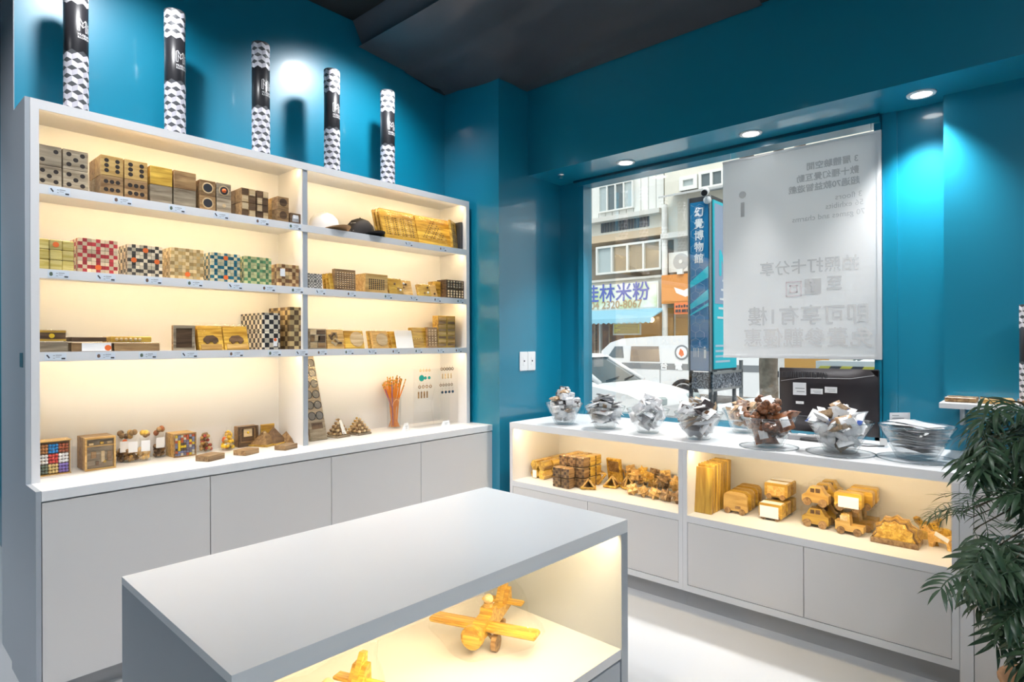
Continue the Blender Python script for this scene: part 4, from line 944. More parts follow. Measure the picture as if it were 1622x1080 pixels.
wrapf = MB().box(-.034, .034, -.034, .034, .0005, .066, c=.005).mesh('film', 'film')
xb, yb = onZ(887, 773, ZF)
for r in range(3):
    for i in range(4):
        for c in range(3):
            if (r == 2 and i == 0) or (c == 2 and i == 0): continue
            o = mk('wrapped_cube_puzzle', cube_b if i < 2 else cube_g, None, (xb + .034 + i * .07, yb + .033 - c * .068, ZFt + r * .067), (0, 0, rnd.uniform(-.05, .05)), f'film-wrapped notched cube puzzle, {ROW[3][r]} layer, {ORD[c]} column, {ORD[i]} from the edge', 'puzzle', 'wrapped notched cubes')
            mk('notched_face', notch_me, o); mk('plastic_film', wrapf, o)
# open pyramid frames
def frame_pyr(loc, rot, b, h, lab, m='wood_gold'):
    t = thing('open_pyramid', lab, 'puzzle', loc, rot, 'open wooden pyramid frames'); a = .009
    P = [(-b / 2, -b / 2, a), (b / 2, -b / 2, a), (b / 2, b / 2, a), (-b / 2, b / 2, a), (0, 0, h)]
    for i in range(4):
        MB().tube([P[i], P[(i + 1) % 4]], a, 4).build('bar', m, t); MB().tube([P[i], P[4]], a * .8, 4).build('bar', 'wood_honey', t)
    MB().add([tuple(v) for v in P], [(0, 1, 4), (1, 2, 4), (2, 3, 4)]).build('core', 'wood_brown', t)
for px, py, b, h, rot, lab in ((924, 776, .085, .055, (0, 0, .6), 'flat open pyramid puzzle lying before the wrapped cubes'), (944, 768, .085, .075, (R(-50), 0, .9), 'open pyramid puzzle tipped up on its edge'), (962, 774, .08, .07, (0, 0, .2), 'open pyramid puzzle in the middle of the golden row'), (975, 762, .08, .07, (R(20), 0, .9), 'open pyramid puzzle behind the middle of the row'), (987, 776, .075, .075, (0, 0, .9), 'open pyramid puzzle touching the star puzzles')):
    x, y = onZ(px, py, ZF); frame_pyr((x + .05, y, ZFt + (.03 if rot[0] < 0 else 0.0)), rot, b, h, lab)
x, y = onZ(975, 762, ZF); t = thing('framed_square', 'square golden frame board standing at the back of the compartment', 'puzzle', (3.52, Yat(975, 3.52), ZFt), (0, -.18, 0))
MB().box(-.01, .01, -.055, .055, 0, .16, c=.002).build('board', 'wood_gold', t); MB().box(-.012, -.0095, -.04, .04, .07, .145).build('inset', 'wood_brown', t)
# star burr puzzles
def star_mb(a, m=0):
    mb = MB()
    for k in range(3):
        o = [i for i in range(3) if i != k]; vs = []
        for u, w in ((1, 1), (1, -1), (-1, -1), (-1, 1)):
            p = [0, 0, 0]; p[o[0]] = u * a * .8; p[o[1]] = w * a * .8; vs.append(p)
        for u in (1, -1):
            p = [0, 0, 0]; p[k] = u * a * .62; vs.append(p)
        mb.add(vs, [(i, (i + 1) % 4, 4) for i in range(4)] + [((i + 1) % 4, i, 5) for i in range(4)], m)
    return mb
ST = [star_mb(.040).mesh('star', m) for m in ('wood_gold', 'wood_honey', 'wood_brown')]; STF = MB().ball((0, 0, 0), .046, 8).mesh('film', 'film')
k = 0
for r, (p0, p1, py, n_, Zr) in enumerate(((996, 1068, 800, 5, 0), (1004, 1069, 778, 5, 0), (1000, 1066, 790, 4, .058), (1012, 1064, 772, 4, .056), (1012, 1068, 762, 4, 0))):
    for i in range(n_):
        px = p0 + (p1 - p0) * i / (n_ - 1); y_ = py - (1 - i / (n_ - 1)) * (p1 - p0) * .2 + (0 if r != 0 else 0)
        x, y = onZ(px, y_, ZF); x = min(x, 3.50)
        o = mk('star_puzzle', ST[(k * 5 + r) % 3 if r else (2 if i > 2 else 1)], None, (x + .035, y, ZFt + .033 + Zr), (rnd.uniform(-.5, .5), rnd.uniform(-.5, .5), rnd.uniform(0, 3)), f'spiky wooden star burr puzzle, {ORD[r]} row of the heap, {ORD[i]} towards the divider', 'puzzle', 'star burr puzzles'); k += 1
        mk('plastic_film', STF, o)
# plank boxes
xb, yb = onZ(1110, 814, ZF)
for i in range(8):
    o = mk('plank_box', MB().box(0, .020, -.052, .052, 0, .262 - (.012 if i == 0 else .0), c=.003).mesh('plank_box', 'wood_gold_z'), None, (xb + .003 + i * .036, yb + rnd.uniform(-.003, .003), ZFt), (0, .11 if i == 0 else .05, rnd.uniform(-.02, .02)), f'tall golden plank box standing by the divider, {ORD[i] if i < 7 else "last"} in its row', 'box', 'tall plank boxes')
    MB().box(.021, .028, -.050, .050, .002, .258).build('back_board', 'wood_brown', o)
    if i == 0: MB().box(-.003, .022, -.054, .054, -.0, .254, c=.003).build('plastic_film', 'film', o)
# vehicles, facing the room (long side along y)
def vehicle(prof, w, wheels, m, name, lab, loc, group, rot=0.0, wr=.016, cat='toy vehicle', win=None, tagp=None, film=True, z=0):
    """prof in (y, z); the body is cut from a plank of thickness w"""
    t = thing(name, lab, cat, (loc[0], loc[1], loc[2]), (0, 0, rot), group)
    MB().prism(prof, 0, w, 'x').build('body', m + '_y', t)
    for y in wheels:
        for x0, x1 in ((-.008, -.0005), (w + .0005, w + .008)): MB().cyl((x0, y, wr), (x1, y, wr), wr, n=16).build('wheel', 'wood_brown', t)
    for q in (win or []): MB().box(-.0012, .0, q[0], q[1], q[2], q[3]).build('window', q[4] if len(q) > 4 else 'wood_dark', t)
    if tagp: MB().box(-.014, -.012, tagp[0], tagp[1], tagp[2], tagp[3]).build('paper_label', 'paper', t)
    if film:
        ys = [p[0] for p in prof]; zs = [p[1] for p in prof]
        MB().box(-.011, w + .010, min(ys) - .006, max(ys) + .006, .001, max(zs) + .006, c=.008).build('plastic_film', 'film', t)
    return t
def rr(y0, y1, z0, z1, r, n=4, corners=(1, 1, 1, 1)):
    P = []
    for (cy, cz, a0, k) in ((y1 - r, z0 + r, -90, 0), (y1 - r, z1 - r, 0, 1), (y0 + r, z1 - r, 90, 2), (y0 + r, z0 + r, 180, 3)):
        if corners[k]: P += [(cy + r * math.cos(R(a0 + 90 * i / n)), cz + r * math.sin(R(a0 + 90 * i / n))) for i in range(n + 1)]
        else: P.append({0: (y1, z0), 1: (y1, z1), 2: (y0, z1), 3: (y0, z0)}[k])
    return P
xb, yb = onZ(1162, 816, ZF)
for i in range(5):
    vehicle(rr(-.065, .065, .016, .115, .03, 4, (0, 1, 1, 0)), .017, (-.04, .04), 'wood_gold' if i % 2 else 'wood_honey', 'wooden_bus', f'rounded wooden toy bus, {ORD[i]} of five in a row', (xb + .012 + i * .064, yb + .004 * i, ZFt), 'wooden toy buses', 0, .016, film=i == 0, win=[(-.05, -.02, .065, .095, 'wood_brown'), (-.012, .018, .065, .095, 'wood_brown'), (.026, .05, .065, .095, 'wood_brown')] if i else [(-.03, -.0, .03, .045, 'wood_brown')])
    if i in (2, 4): pass
xb, yb = onZ(1218, 826, ZF)
box_prof = rr(-.06, .06, .012, .085, .008)
for i, (dx, dy, dz) in enumerate(((0, 0, 0), (.085, .0, 0), (.17, .0, 0), (.085, .0, .093), (.17, 0, .093))):
    vehicle(box_prof, .058, (-.035, .035), 'wood_gold', 'wooden_truck', ('boxy golden toy truck with white label at the shelf edge', 'boxy golden toy truck under the upper pair, nearer one', 'boxy golden toy truck under the upper pair, farther one', 'boxy golden toy truck on top, nearer one', 'boxy golden toy truck on top, farther one')[i], (xb + .012 + dx, yb + dy, ZFt + dz), 'boxy golden trucks', 0, .014, win=[(-.045, .045, .02, .07, 'wood_honey')], tagp=(-.045, .05, .014, .075) if i == 0 else None)
    if dz or i == 0: MB().box(.002, .056, -.052, .052, .0855, .087).build('roof_label', 'paper', bpy.data.objects[-1] if False else [o for o in COL.objects if o.name.startswith('wooden_truck')][-1])
car_prof = [(-.062, .016), (.062, .016), (.062, .05), (.044, .062), (.026, .095), (-.026, .097), (-.046, .064), (-.062, .056)]
xb, yb = onZ(1289, 838, ZF)
for i, (dx, dy, dz) in enumerate(((0, 0, 0), (0, 0, .108), (.10, -.01, 0), (.10, -.01, .108), (.20, -.01, 0), (.20, -.01, .108))):
    vehicle(car_prof, .05, (-.036, .036), ('wood_gold', 'wood_honey', 'wood_gold')[i % 3], 'wooden_car', f'wooden toy car beside the boxy trucks, {ROW[2][1 if dz else 0]} one, {ORD[i // 2]} from the edge', (xb + .012 + dx, yb + dy, ZFt + dz), 'wooden toy cars', 0, .02, win=[(-.024, -.002, .068, .09, 'wood_dark'), (.003, .022, .068, .088, 'wood_dark')])
truck_prof = [(-.062, .016), (.062, .016), (.062, .06), (.04, .062), (.035, .095), (.0, .097), (-.005, .045), (-.062, .045)]
xb, yb = onZ(1343, 850, ZF)
for i, (dx, dy, dz, tg) in enumerate(((0, 0, 0, None), (.02, .01, .108, (-.05, .04, .02, .075)), (.10, -.02, 0, None), (.10, -.02, .108, None), (.20, -.02, .0, None), (.20, -.02, .108, None))):
    vehicle(truck_prof if i % 2 == 0 else rr(-.06, .06, .014, .09, .012), .055, (-.036, .036), ('wood_honey', 'wood_gold')[i % 2], 'wooden_pickup', f'wooden toy pickup farther from the divider, {ROW[2][1 if dz else 0]} one, {ORD[i // 2]} from the edge', (xb + .012 + dx, yb + dy, ZFt + dz), 'wooden toy pickups', 0, .018, win=[(.008, .04, .066, .09, 'wood_pale')] if i % 2 == 0 else None, tagp=tg)
# ridged dome puzzle and small animals
xb, yb = onZ(1414, 868, ZF); t = thing('ridged_dome', 'half-dome of stacked wooden ridges on the counter shelf', 'puzzle', (xb + .012, yb, ZFt))
MB().box(0, .13, -.095, .095, 0, .025, c=.002).build('base', 'wood_brown', t)
for i in range(9):
    x = .006 + i * .0135; P = [(-.09, .026)]
    for j in range(13):
        a = math.pi * j / 12; rj = (.085 if j % 2 else .097) * (.85 + .15 * math.sin(math.pi * i / 8)); P.append((-rj * math.cos(a), .026 + rj * 1.05 * math.sin(a)))
    P.append((.09, .026)); MB().prism(P, x, x + .011, 'x').build('ridge', ('wood_gold', 'wood_brown', 'wood_honey')[i % 3], t)
MB().lathe([(.115, .0), (.118, .03), (.09, .10), (.03, .135), (0, .137)], (.065, 0, .0), n=12).build('plastic_film', 'film', t)
dino = [(-.06, .0), (-.045, .0), (-.04, .028), (.01, .028), (.015, 0), (.03, 0), (.036, .04), (.06, .062), (.07, .085), (.052, .092), (.035, .07), (.0, .066), (-.03, .055), (-.075, .075), (-.05, .035)]
for i, (px, py, rz, m) in enumerate(((1462, 868, .5, 'wood_gold'), (1481, 872, -.3, 'wood_honey'), (1470, 852, .9, 'wood_gold'), (1500, 866, .2, 'wood_gold'))):
    x, y = onZ(px, py, ZF); o = thing('wooden_animal', ('golden wooden animal beside the ridged dome', 'honey wooden animal behind the plant twig', 'golden wooden animal at the back near the plant', 'golden wooden animal at the end of the shelf')[i], 'toy animal', (x + .02, max(y, .36), ZFt), (0, 0, rz), 'wooden toy animals')
    MB().prism(dino, 0, .022, 'x').build('body', m, o); MB().cyl((-.001, .055, .078), (0, .055, .078), .003, n=8).build('eye', 'gap_dark', o); 
    if i == 1: MB().box(-.004, -.003, -.03, .03, .05, .07, M=Matrix.Rotation(.4, 4, 'X')).build('paper_label', 'paper', o)

# ================================================================== glass bowls of sachets on the counter
ZQ = ZCt + .0005
mat('sachet_white', (.90, .90, .91), .28, coat=.4, bump=(60, .5)); mat('sachet_silver', (.74, .75, .78), .25, coat=.5, bump=(60, .5))
mat('sachet_brown', (.26, .13, .065), .3, coat=.5, bump=(80, .6), var=(60, (.10, .05, .03))); mat('sachet_dark', (.10, .08, .08), .3, coat=.4, bump=(60, .4))
mat('sachet_tan', (.55, .38, .22), .35, coat=.3, var=(70, (.30, .17, .08))); mat('print_orange', (.75, .22, .06), .4); mat('print_blue', (.05, .12, .45), .4); mat('sachet_grey', (.52, .51, .52), .3, coat=.3, bump=(60, .5))
mat('nut_brown', (.32, .12, .045), .4, coat=.3, var=(45, (.12, .045, .02)))
def pillow(w, h, t, mats, seed, patch=None):
    """crimped packet: bulged both sides, flat at the two ends"""
    rr_ = random.Random(seed); mb = MB(); nx, ny = 6, 6; vs = []
    for sgn in (1, -1):
        for i in range(nx + 1):
            for j in range(ny + 1):
                u, v = i / nx * 2 - 1, j / ny * 2 - 1
                z = sgn * t / 2 * max(0, 1 - abs(v) ** 2.2) ** .7 * max(0, (1 - abs(u) ** 3)) ** .6 + rr_.uniform(-.0014, .0014)
                if abs(v) == 1: z = rr_.uniform(-.0012, .0012)
                if abs(u) == 1: z = 0
                vs.append((u * w / 2, v * h / 2, z))
    k = (nx + 1) * (ny + 1)
    for sd in range(2):
        for i in range(nx):
            for j in range(ny):
                f = [sd * k + i * (ny + 1) + j, sd * k + (i + 1) * (ny + 1) + j, sd * k + (i + 1) * (ny + 1) + j + 1, sd * k + i * (ny + 1) + j + 1]
                mi = 1 if patch and patch[0] <= i < patch[1] and patch[2] <= j < patch[3] and sd == 0 else (2 if patch and len(mats) > 2 and patch[0] <= i < patch[1] and patch[2] <= j < patch[3] else 0)
                mb.f.append(tuple(f)); mb.m.append(mi); mb.s.append(True)
    mb.v = vs; return mb.mesh('sachet', mats)
def wrapped(w, mats):
    return MB().box(-w / 2, w / 2, -w / 2, w / 2, -w / 2, w / 2, c=w * .12).box(-w * .3, w * .3, -w / 2 - .0006, -w / 2 + .001, -w * .3, w * .2, 1).box(-w / 2 - .0006, -w / 2 + .001, -w * .3, w * .3, -w * .1, w * .3, 1).mesh('sachet', mats)
def cookie(r, mats, seed):
    rr_ = random.Random(seed); mb = MB()
    for i in range(16): mb.ball((rr_.uniform(-1, 1) * r * .75, rr_.uniform(-1, 1) * r * .75, rr_.uniform(-1, 1) * r * .22), r * .34, 8)
    mb.box(-r * .5, r * .5, -r * .45, r * .45, r * .50, r * .52, 1, M=Matrix.Rotation(.1, 4, 'X')); return mb.mesh('sachet', mats)
PK = {
 'grey_boxes': [wrapped(.048, ['sachet_grey', 'sachet_white']), wrapped(.046, ['sachet_white', 'sachet_grey']), wrapped(.046, ['sachet_silver', 'sachet_white']), pillow(.07, .06, .035, ['sachet_tan', 'sachet_white'], 3, (2, 5, 2, 5)), wrapped(.044, ['sachet_dark', 'sachet_white'])],
 'flat_white': [pillow(.105, .07, .012, ['sachet_white', 'sachet_grey', 'sachet_tan'], 5, (2, 5, 2, 4)), pillow(.10, .07, .014, ['sachet_white', 'print_orange', 'sachet_white'], 6, (2, 4, 2, 4)), pillow(.10, .065, .012, ['sachet_silver', 'sachet_white'], 7, (1, 4, 2, 5)), pillow(.10, .065, .012, ['sachet_grey', 'sachet_white'], 8, (1, 4, 2, 5)), pillow(.09, .06, .012, ['sachet_dark', 'sachet_white'], 9, (1, 3, 2, 5))],
 'small_white': [pillow(.062, .05, .02, ['sachet_white', 'sachet_grey', 'sachet_silver'], 11, (2, 4, 2, 4)), pillow(.06, .05, .02, ['sachet_silver', 'sachet_white'], 12, (2, 5, 1, 4)), pillow(.06, .05, .02, ['sachet_white', 'sachet_dark', 'sachet_grey'], 13, (1, 3, 2, 4)), pillow(.06, .05, .018, ['sachet_white', 'print_orange'], 14, (3, 4, 3, 4)), pillow(.06, .048, .018, ['sachet_grey', 'sachet_white'], 15, (1, 4, 2, 5))],
 'mixed': [pillow(.07, .055, .022, ['sachet_white', 'sachet_dark', 'sachet_brown'], 21, (1, 4, 2, 4)), pillow(.07, .055, .022, ['sachet_white', 'sachet_brown'], 22, (2, 4, 2, 4)), pillow(.07, .055, .022, ['sachet_dark', 'sachet_white'], 23, (1, 4, 2, 4)), pillow(.068, .055, .022, ['sachet_silver', 'sachet_brown'], 24, (2, 5, 2, 5)), pillow(.068, .055, .02, ['sachet_tan', 'sachet_white'], 25, (1, 3, 2, 4))],
 'tan': [pillow(.075, .06, .025, ['sachet_tan', 'sachet_white', 'sachet_brown'], 31, (1, 4, 2, 4)), pillow(.07, .055, .022, ['sachet_white', 'print_orange'], 32, (2, 4, 2, 4)), pillow(.07, .055, .022, ['sachet_brown', 'sachet_white'], 33, (1, 3, 2, 4))],
 'nuts': [cookie(.048, ['nut_brown', 'paper'], 41), cookie(.05, ['sachet_brown', 'paper'], 42), pillow(.09, .075, .04, ['nut_brown', 'sachet_white', 'nut_brown'], 43, (2, 5, 2, 5))],
 'crumpled': [pillow(.06, .055, .03, ['sachet_white', 'sachet_grey', 'sachet_tan'], 51, (2, 4, 2, 4)), pillow(.06, .05, .03, ['sachet_white', 'print_orange'], 52, (3, 4, 3, 4)), pillow(.06, .05, .03, ['sachet_white', 'sachet_brown', 'sachet_dark'], 53, (0, 4, 2, 5)), pillow(.06, .05, .03, ['sachet_tan', 'sachet_white'], 54, (1, 4, 2, 5)), pillow(.055, .05, .03, ['sachet_white', 'print_blue'], 55, (4, 6, 4, 6)), pillow(.06, .05, .03, ['sachet_white', 'sachet_dark', 'sachet_grey'], 56, (0, 3, 0, 3))],
 'envelopes': [pillow(.17, .075, .007, ['sachet_white', 'sachet_grey', 'sachet_dark'], 61, (1, 5, 2, 4)), pillow(.17, .07, .007, ['sachet_silver', 'sachet_dark'], 62, (2, 5, 2, 4)), pillow(.165, .07, .007, ['sachet_white', 'sachet_white'], 63), pillow(.16, .07, .007, ['sachet_dark', 'sachet_white'], 64, (1, 3, 1, 5))]}
LOOK = {'grey_boxes': ('grey wrapped cube', 'white wrapped cube', 'silver wrapped cube', 'tan packet', 'dark wrapped cube'), 'flat_white': ('white packet with tan back', 'white packet with orange print', 'silver packet', 'grey packet', 'dark packet'),
 'small_white': ('white sachet', 'silver sachet', 'white sachet with dark print', 'white sachet with orange dot', 'grey sachet'), 'mixed': ('white sachet with dark print', 'white sachet with brown print', 'dark sachet', 'silver sachet', 'tan sachet'),
 'tan': ('tan packet', 'white packet with orange print', 'brown packet'), 'nuts': ('brown nut cluster', 'dark nut cluster', 'bag of nuts with label'), 'crumpled': ('white twist with grey print', 'white twist with orange print', 'white twist with brown print', 'tan twist', 'white twist with blue corner', 'white twist with dark corner'),
 'envelopes': ('white envelope with grey print', 'silver envelope with dark print', 'plain white envelope', 'dark envelope')}
def bowl(pc, py, kind, n, rt, rb, h, heap, lab, slab_, grp, fill=1.0, saucer=False, flat=False, X=None):
    x, y = onZ(pc, py, ZCt)
    t = thing('glass_bowl', lab, 'bowl', (x, y, ZQ), (0, 0, .2), 'glass bowls on the window counter')
    e = .005; zb = .004 if saucer else 0
    MB().lathe([(0, 0), (rb, 0), (rb + .004, .006), (rt, h), (rt - e, h), (rb - .004, .014), (0, .012)], (0, 0, zb), n=40).build('bowl', 'bowl_glass', t)
    MB().lathe([(rt - e, h), (rt - e / 2, h + .0025), (rt, h), (rt - e / 2, h - .002)], (0, 0, zb), n=40, close=True).build('rim', 'bowl_rim', t)
    if saucer:
        s_ = thing('glass_disc', lab.replace('glass bowl', 'clear glass disc under the bowl').replace(' heaped', '')[:200], 'glass disc', (x, y, ZQ), None, 'glass discs under the bowls')
        s_['label'] = 'clear glass disc under the bowl of ' + slab_
        MB().lathe([(0, 0), (rt * 1.02, 0), (rt * 1.04, .002), (rt * 1.02, .0038), (0, .0038)], n=40).build('disc', 'disc_glass', s_)
        MB().lathe([(rt * 1.0, .0005), (rt * 1.045, .0005), (rt * 1.045, .0042), (rt * 1.0, .0042)], n=40, close=True).build('rim', 'bowl_rim', s_)
    rb_ = random.Random(int(pc)); P = PK[kind]; top = h * fill + heap
    for i in range(n):
        u = (i + .5) / n; z = .03 + (top - .02) * u ** .8
        if z < h * fill: lim = (rb + (rt - rb) * z / h) - .033
        else: lim = max(.01, (rt - .030) * (1 - ((z - h * fill) / max(heap, .01)) ** 1.5))
        if flat: lim = .012
        a = i * 2.399 + rb_.uniform(-.4, .4); rad = lim * (rb_.random() ** .35)
        me = P[rb_.randrange(len(P))]
        if kind == 'envelopes': me = P[3] if z < .05 else P[i % 3]
        rot = (rb_.uniform(-.5, .5), rb_.uniform(-.5, .5), rb_.uniform(0, 6.28)) if not flat else (rb_.uniform(-.08, .08), rb_.uniform(-.08, .08), rb_.choice((0, 3.14)) + rb_.uniform(-.35, .35) + .85)
        if kind == 'grey_boxes': rot = (rb_.uniform(-.2, .2), rb_.uniform(-.2, .2), rb_.uniform(-.5, .5) + .7)
        if kind in ('crumpled', 'mixed', 'small_white', 'nuts', 'tan') : rot = (rb_.uniform(-1.1, 1.1), rb_.uniform(-1.1, 1.1), rb_.uniform(0, 6.28))
        sc_ = (1.28 if kind in ('small_white', 'mixed', 'crumpled', 'tan') else 1.1) if not flat else min(1.45, 2 * (rb + (rt - rb) * z / h - .012) / .172)
        look = LOOK[kind][P.index(me)]; lev = 'low' if z < h * .35 else ('halfway up' if z < h * .75 else ('at the rim' if z < h + .01 else 'on top'))
        mk('sachet', me, None, (x + rad * math.cos(a), y + rad * math.sin(a), ZQ + zb + z + .006), rot, f'{look} {lev} in the bowl of {slab_}', 'sachet', f'{slab_} in one bowl').scale = (sc_, sc_, 1)
clear('bowl_rim', (.92, .95, .96), .30, .05, cap=.6)
bowl(893, 672, 'grey_boxes', 36, .126, .058, .140, .075, 'glass bowl of grey wrapped cubes next to the pillar', 'grey wrapped cubes', '')
bowl(958, 679, 'flat_white', 36, .128, .06, .140, .055, 'glass bowl of flat white packets, second from the pillar', 'flat white packets', '')
bowl(1026, 686, 'small_white', 50, .128, .06, .142, .045, 'glass bowl of small white sachets, third from the pillar', 'small white sachets', '')
bowl(1106, 696, 'mixed', 46, .134, .062, .148, .045, 'glass bowl of white and dark sachets above the divider', 'white and dark sachets', '')
bowl(1178, 686, 'tan', 22, .126, .06, .138, .03, 'glass bowl set back beside the tree trunk outside', 'tan and orange packets', '')
bowl(1217, 709, 'nuts', 17, .138, .066, .152, .06, 'glass bowl of brown nut clusters before the monitor', 'brown nut clusters', '', saucer=True)
bowl(1330, 719, 'crumpled', 60, .148, .07, .152, .045, 'glass bowl of crumpled white twists before the monitor', 'crumpled white twists', '', saucer=True)
bowl(1451, 729, 'envelopes', 30, .156, .08, .150, .0, 'glass bowl of long flat envelopes near the plant', 'long flat envelopes', '', saucer=True, flat=True, fill=.97)
cx_, cy_ = onZ(1451, 729, ZCt); t = thing('price_card', 'white price card clipped to the rim of the envelope bowl', 'price card', (cx_ + .125, cy_ + .085, ZQ + .155), (0, 0, R(-48)))
MB().box(-.05, .05, 0, .0012, .0, .042).build('card', 'paper', t); MB().box(-.004, .004, -.003, .004, -.02, .006).build('clip', 'acrylic', t); MB().box(-.038, .02, -.0006, 0, .012, .016).box(-.038, -.005, -.0006, 0, .026, .030).build('printed_lines', 'ink_grey', t)['kind'] = 'stuff'

# ================================================================== monitor seen from behind
mX, mY0, mY1, mZ0, mZ1 = 3.655, .690, 1.195, .945, 1.302
t = thing('computer_monitor', 'black computer monitor seen from behind on the counter', 'monitor', (mX, (mY0 + mY1) / 2, ZCt + .0005)); W2 = (mY1 - mY0) / 2; zo = ZCt + .0005
MB().box(0, .022, -W2, W2, mZ0 - zo, mZ1 - zo, c=.004).build('bezel', 'black_plastic', t)
vs, fs = [], []; nx, nz = 12, 8
for i in range(nx + 1):
    for j in range(nz + 1):
        u, v = i / nx * 2 - 1, j / nz * 2 - 1
        d = .030 * (1 - abs(u) ** 4) ** .5 * (1 - abs(v) ** 6) ** .5 * (1 - .25 * v)
        vs.append((-d, u * W2 * .985, (mZ0 - zo) + (v + 1) / 2 * (mZ1 - mZ0)))
fs = [(i * (nz + 1) + j, (i + 1) * (nz + 1) + j, (i + 1) * (nz + 1) + j + 1, i * (nz + 1) + j + 1) for i in range(nx) for j in range(nz)]
MB().add(vs, fs, 0, True).build('back_shell', mat('monitor_shell', (.03, .025, .028), .3), t)
mb = MB()
for i in range(22): mb.box(-.0335, -.028, -W2 * .9 + i * .012 + .22, -W2 * .9 + i * .012 + .226, mZ1 - zo - .055, mZ1 - zo - .02)
q = mb.build('vents', 'dark_grey', t); q['kind'] = 'stuff'
MB().tube([(-.026, W2 * .93, mZ1 - zo - .075), (-.034, W2 * .5, mZ1 - zo - .055), (-.036, 0, mZ1 - zo - .052), (-.034, -W2 * .5, mZ1 - zo - .050), (-.022, -W2 * .93, mZ1 - zo - .03)], .0016, 5).build('seam', 'mid_grey', t)
MB().tube([(-.026, W2 * .9, .13), (-.034, W2 * .3, .128), (-.034, -W2 * .3, .115), (-.022, -W2 * .93, .11)], .0014, 5).build('seam', 'mid_grey', t)
for (y0, y1, z0, z1, m_) in ((.095, .165, .245, .315, 'paper'), (.010, .072, .255, .285, 'paper'), (-.062, .0, .265, .298, 'paper'), (.108, .15, .195, .21, 'paper')):
    MB().box(-.0385, -.0375, y0, y1, z0, z1).build('sticker', m_, t)
    q = MB(); [q.box(-.039, -.0386, y0 + .008, y1 - .02 + .008 * (k % 2), z0 + (z1 - z0) * (.25 + .25 * k), z0 + (z1 - z0) * (.32 + .25 * k)) for k in range(2)]
    q = q.build('sticker_print', 'ink_grey', t); q['kind'] = 'stuff'
MB().box(-.02, .02, -.035, .035, .015, .12).box(-.11, .09, -.11, .11, 0, .014, c=.004).build('stand', 'black_plastic', t)
mk('monitor_cable', MB().tube([(mX - .03, 1.12, 1.03), (mX - .05, 1.12, .95), (mX - .07, 1.10, .915), (mX - .12, 1.0, .911), (mX - .13, .85, .911), (mX - .10, .72, .911), (mX - .04, .66, .911)], .0035).mesh('monitor_cable', 'black_plastic'), None, None, None, 'black cable running from the monitor along the counter', 'cable')
t = thing('power_strip', 'grey power strip lying under the monitor', 'power strip', (3.58, 1.05, ZQ), (0, 0, .1)); MB().box(-.025, .025, -.13, .13, 0, .03, c=.004).build('body', 'mid_grey', t); MB().box(-.016, .016, -.10, -.06, .03, .032).box(-.016, .016, -.02, .02, .03, .032).box(-.016, .016, .06, .10, .03, .032).build('sockets', 'white_plastic', t)
t = thing('sign_holder', 'small clear acrylic holder by the window frame', 'holder', (3.60, .66, ZQ)); MB().box(-.03, .03, -.02, .02, 0, .004).box(-.002, .002, -.02, .02, .004, .05).build('acrylic', 'acrylic', t); MB().box(-.0035, -.0024, -.017, .017, .01, .046).build('card', 'paper', t)

# switch plate on the pillar
x0, x1 = Xat(822, Y1), Xat(847, Y1); z0, z1 = Zat(587, (x0 + x1) / 2, Y1), Zat(557, (x0 + x1) / 2, Y1)
t = thing('switch_plate', 'white double switch plate on the blue pillar', 'switch', ((x0 + x1) / 2, Y1 - .001, (z0 + z1) / 2)); w, h = x1 - x0, z1 - z0
for sx in (-1, 1):
    p = MB().box(sx * w / 4 - w / 4 + .001, sx * w / 4 + w / 4 - .001, -.009, 0, -h / 2, h / 2, c=.004).build('plate', 'white_plastic', t)
    MB().box(sx * w / 4 - .012, sx * w / 4 + .012, -.012, -.0085, -.03, .03, c=.002).build('rocker', 'white_plastic', p); MB().box(sx * w / 4 - .005, sx * w / 4 + .005, -.0135, -.0118, -.004, .008).build('indicator', 'ink', p)

# ================================================================== poster hung in the window, printed on its street side
pX, pY0, pY1, pZ0, pZ1 = 3.785, .700, 1.580, 1.352, 2.585
m = bpy.data.materials.new('poster_cloth'); m.use_nodes = True; n = m.node_tree.nodes; L = m.node_tree.links.new; n.remove(n['Principled BSDF'])
d1 = n.new('ShaderNodeBsdfDiffuse'); d1.inputs[0].default_value = (.92, .92, .93, 1); d2 = n.new('ShaderNodeBsdfTranslucent'); d2.inputs[0].default_value = (.95, .955, .96, 1); mx = n.new('ShaderNodeMixShader'); mx.inputs[0].default_value = .6
L(d1.outputs[0], mx.inputs[1]); L(d2.outputs[0], mx.inputs[2]); L(mx.outputs[0], n['Material Output'].inputs[0]); M_['poster_cloth'] = m
mat('poster_print', (.60, .61, .62), .7); mat('poster_print_faint', (.68, .685, .69), .7); mat('poster_tint', (.74, .65, .68), .7); mat('poster_border', (.60, .61, .62), .6)
po = thing('window_poster', 'white cloth poster hanging inside the window with mirrored print', 'poster', (pX, (pY0 + pY1) / 2, pZ0)); PW, PH = pY1 - pY0, pZ1 - pZ0
MB().box(0, .004, -PW / 2, PW / 2, 0, PH).build('cloth', 'poster_cloth', po)
e = .022; MB().box(-.003, .006, -PW / 2, -PW / 2 + e, 0, PH).build('hem', 'poster_cloth', po); MB().box(-.003, .006, -PW / 2 + e, PW / 2, 0, e).build('hem', 'poster_cloth', po); MB().box(-.004, .008, -PW / 2, PW / 2, PH, PH + .014).build('hanging_rail', 'white_plastic', po)
for y_ in (-PW / 2 + .05, PW / 2 - .05): MB().cyl((.002, y_, PH + .014), (.002, y_, ZS - pZ0), .0012, n=6).build('hanging_wire', 'metal', po)
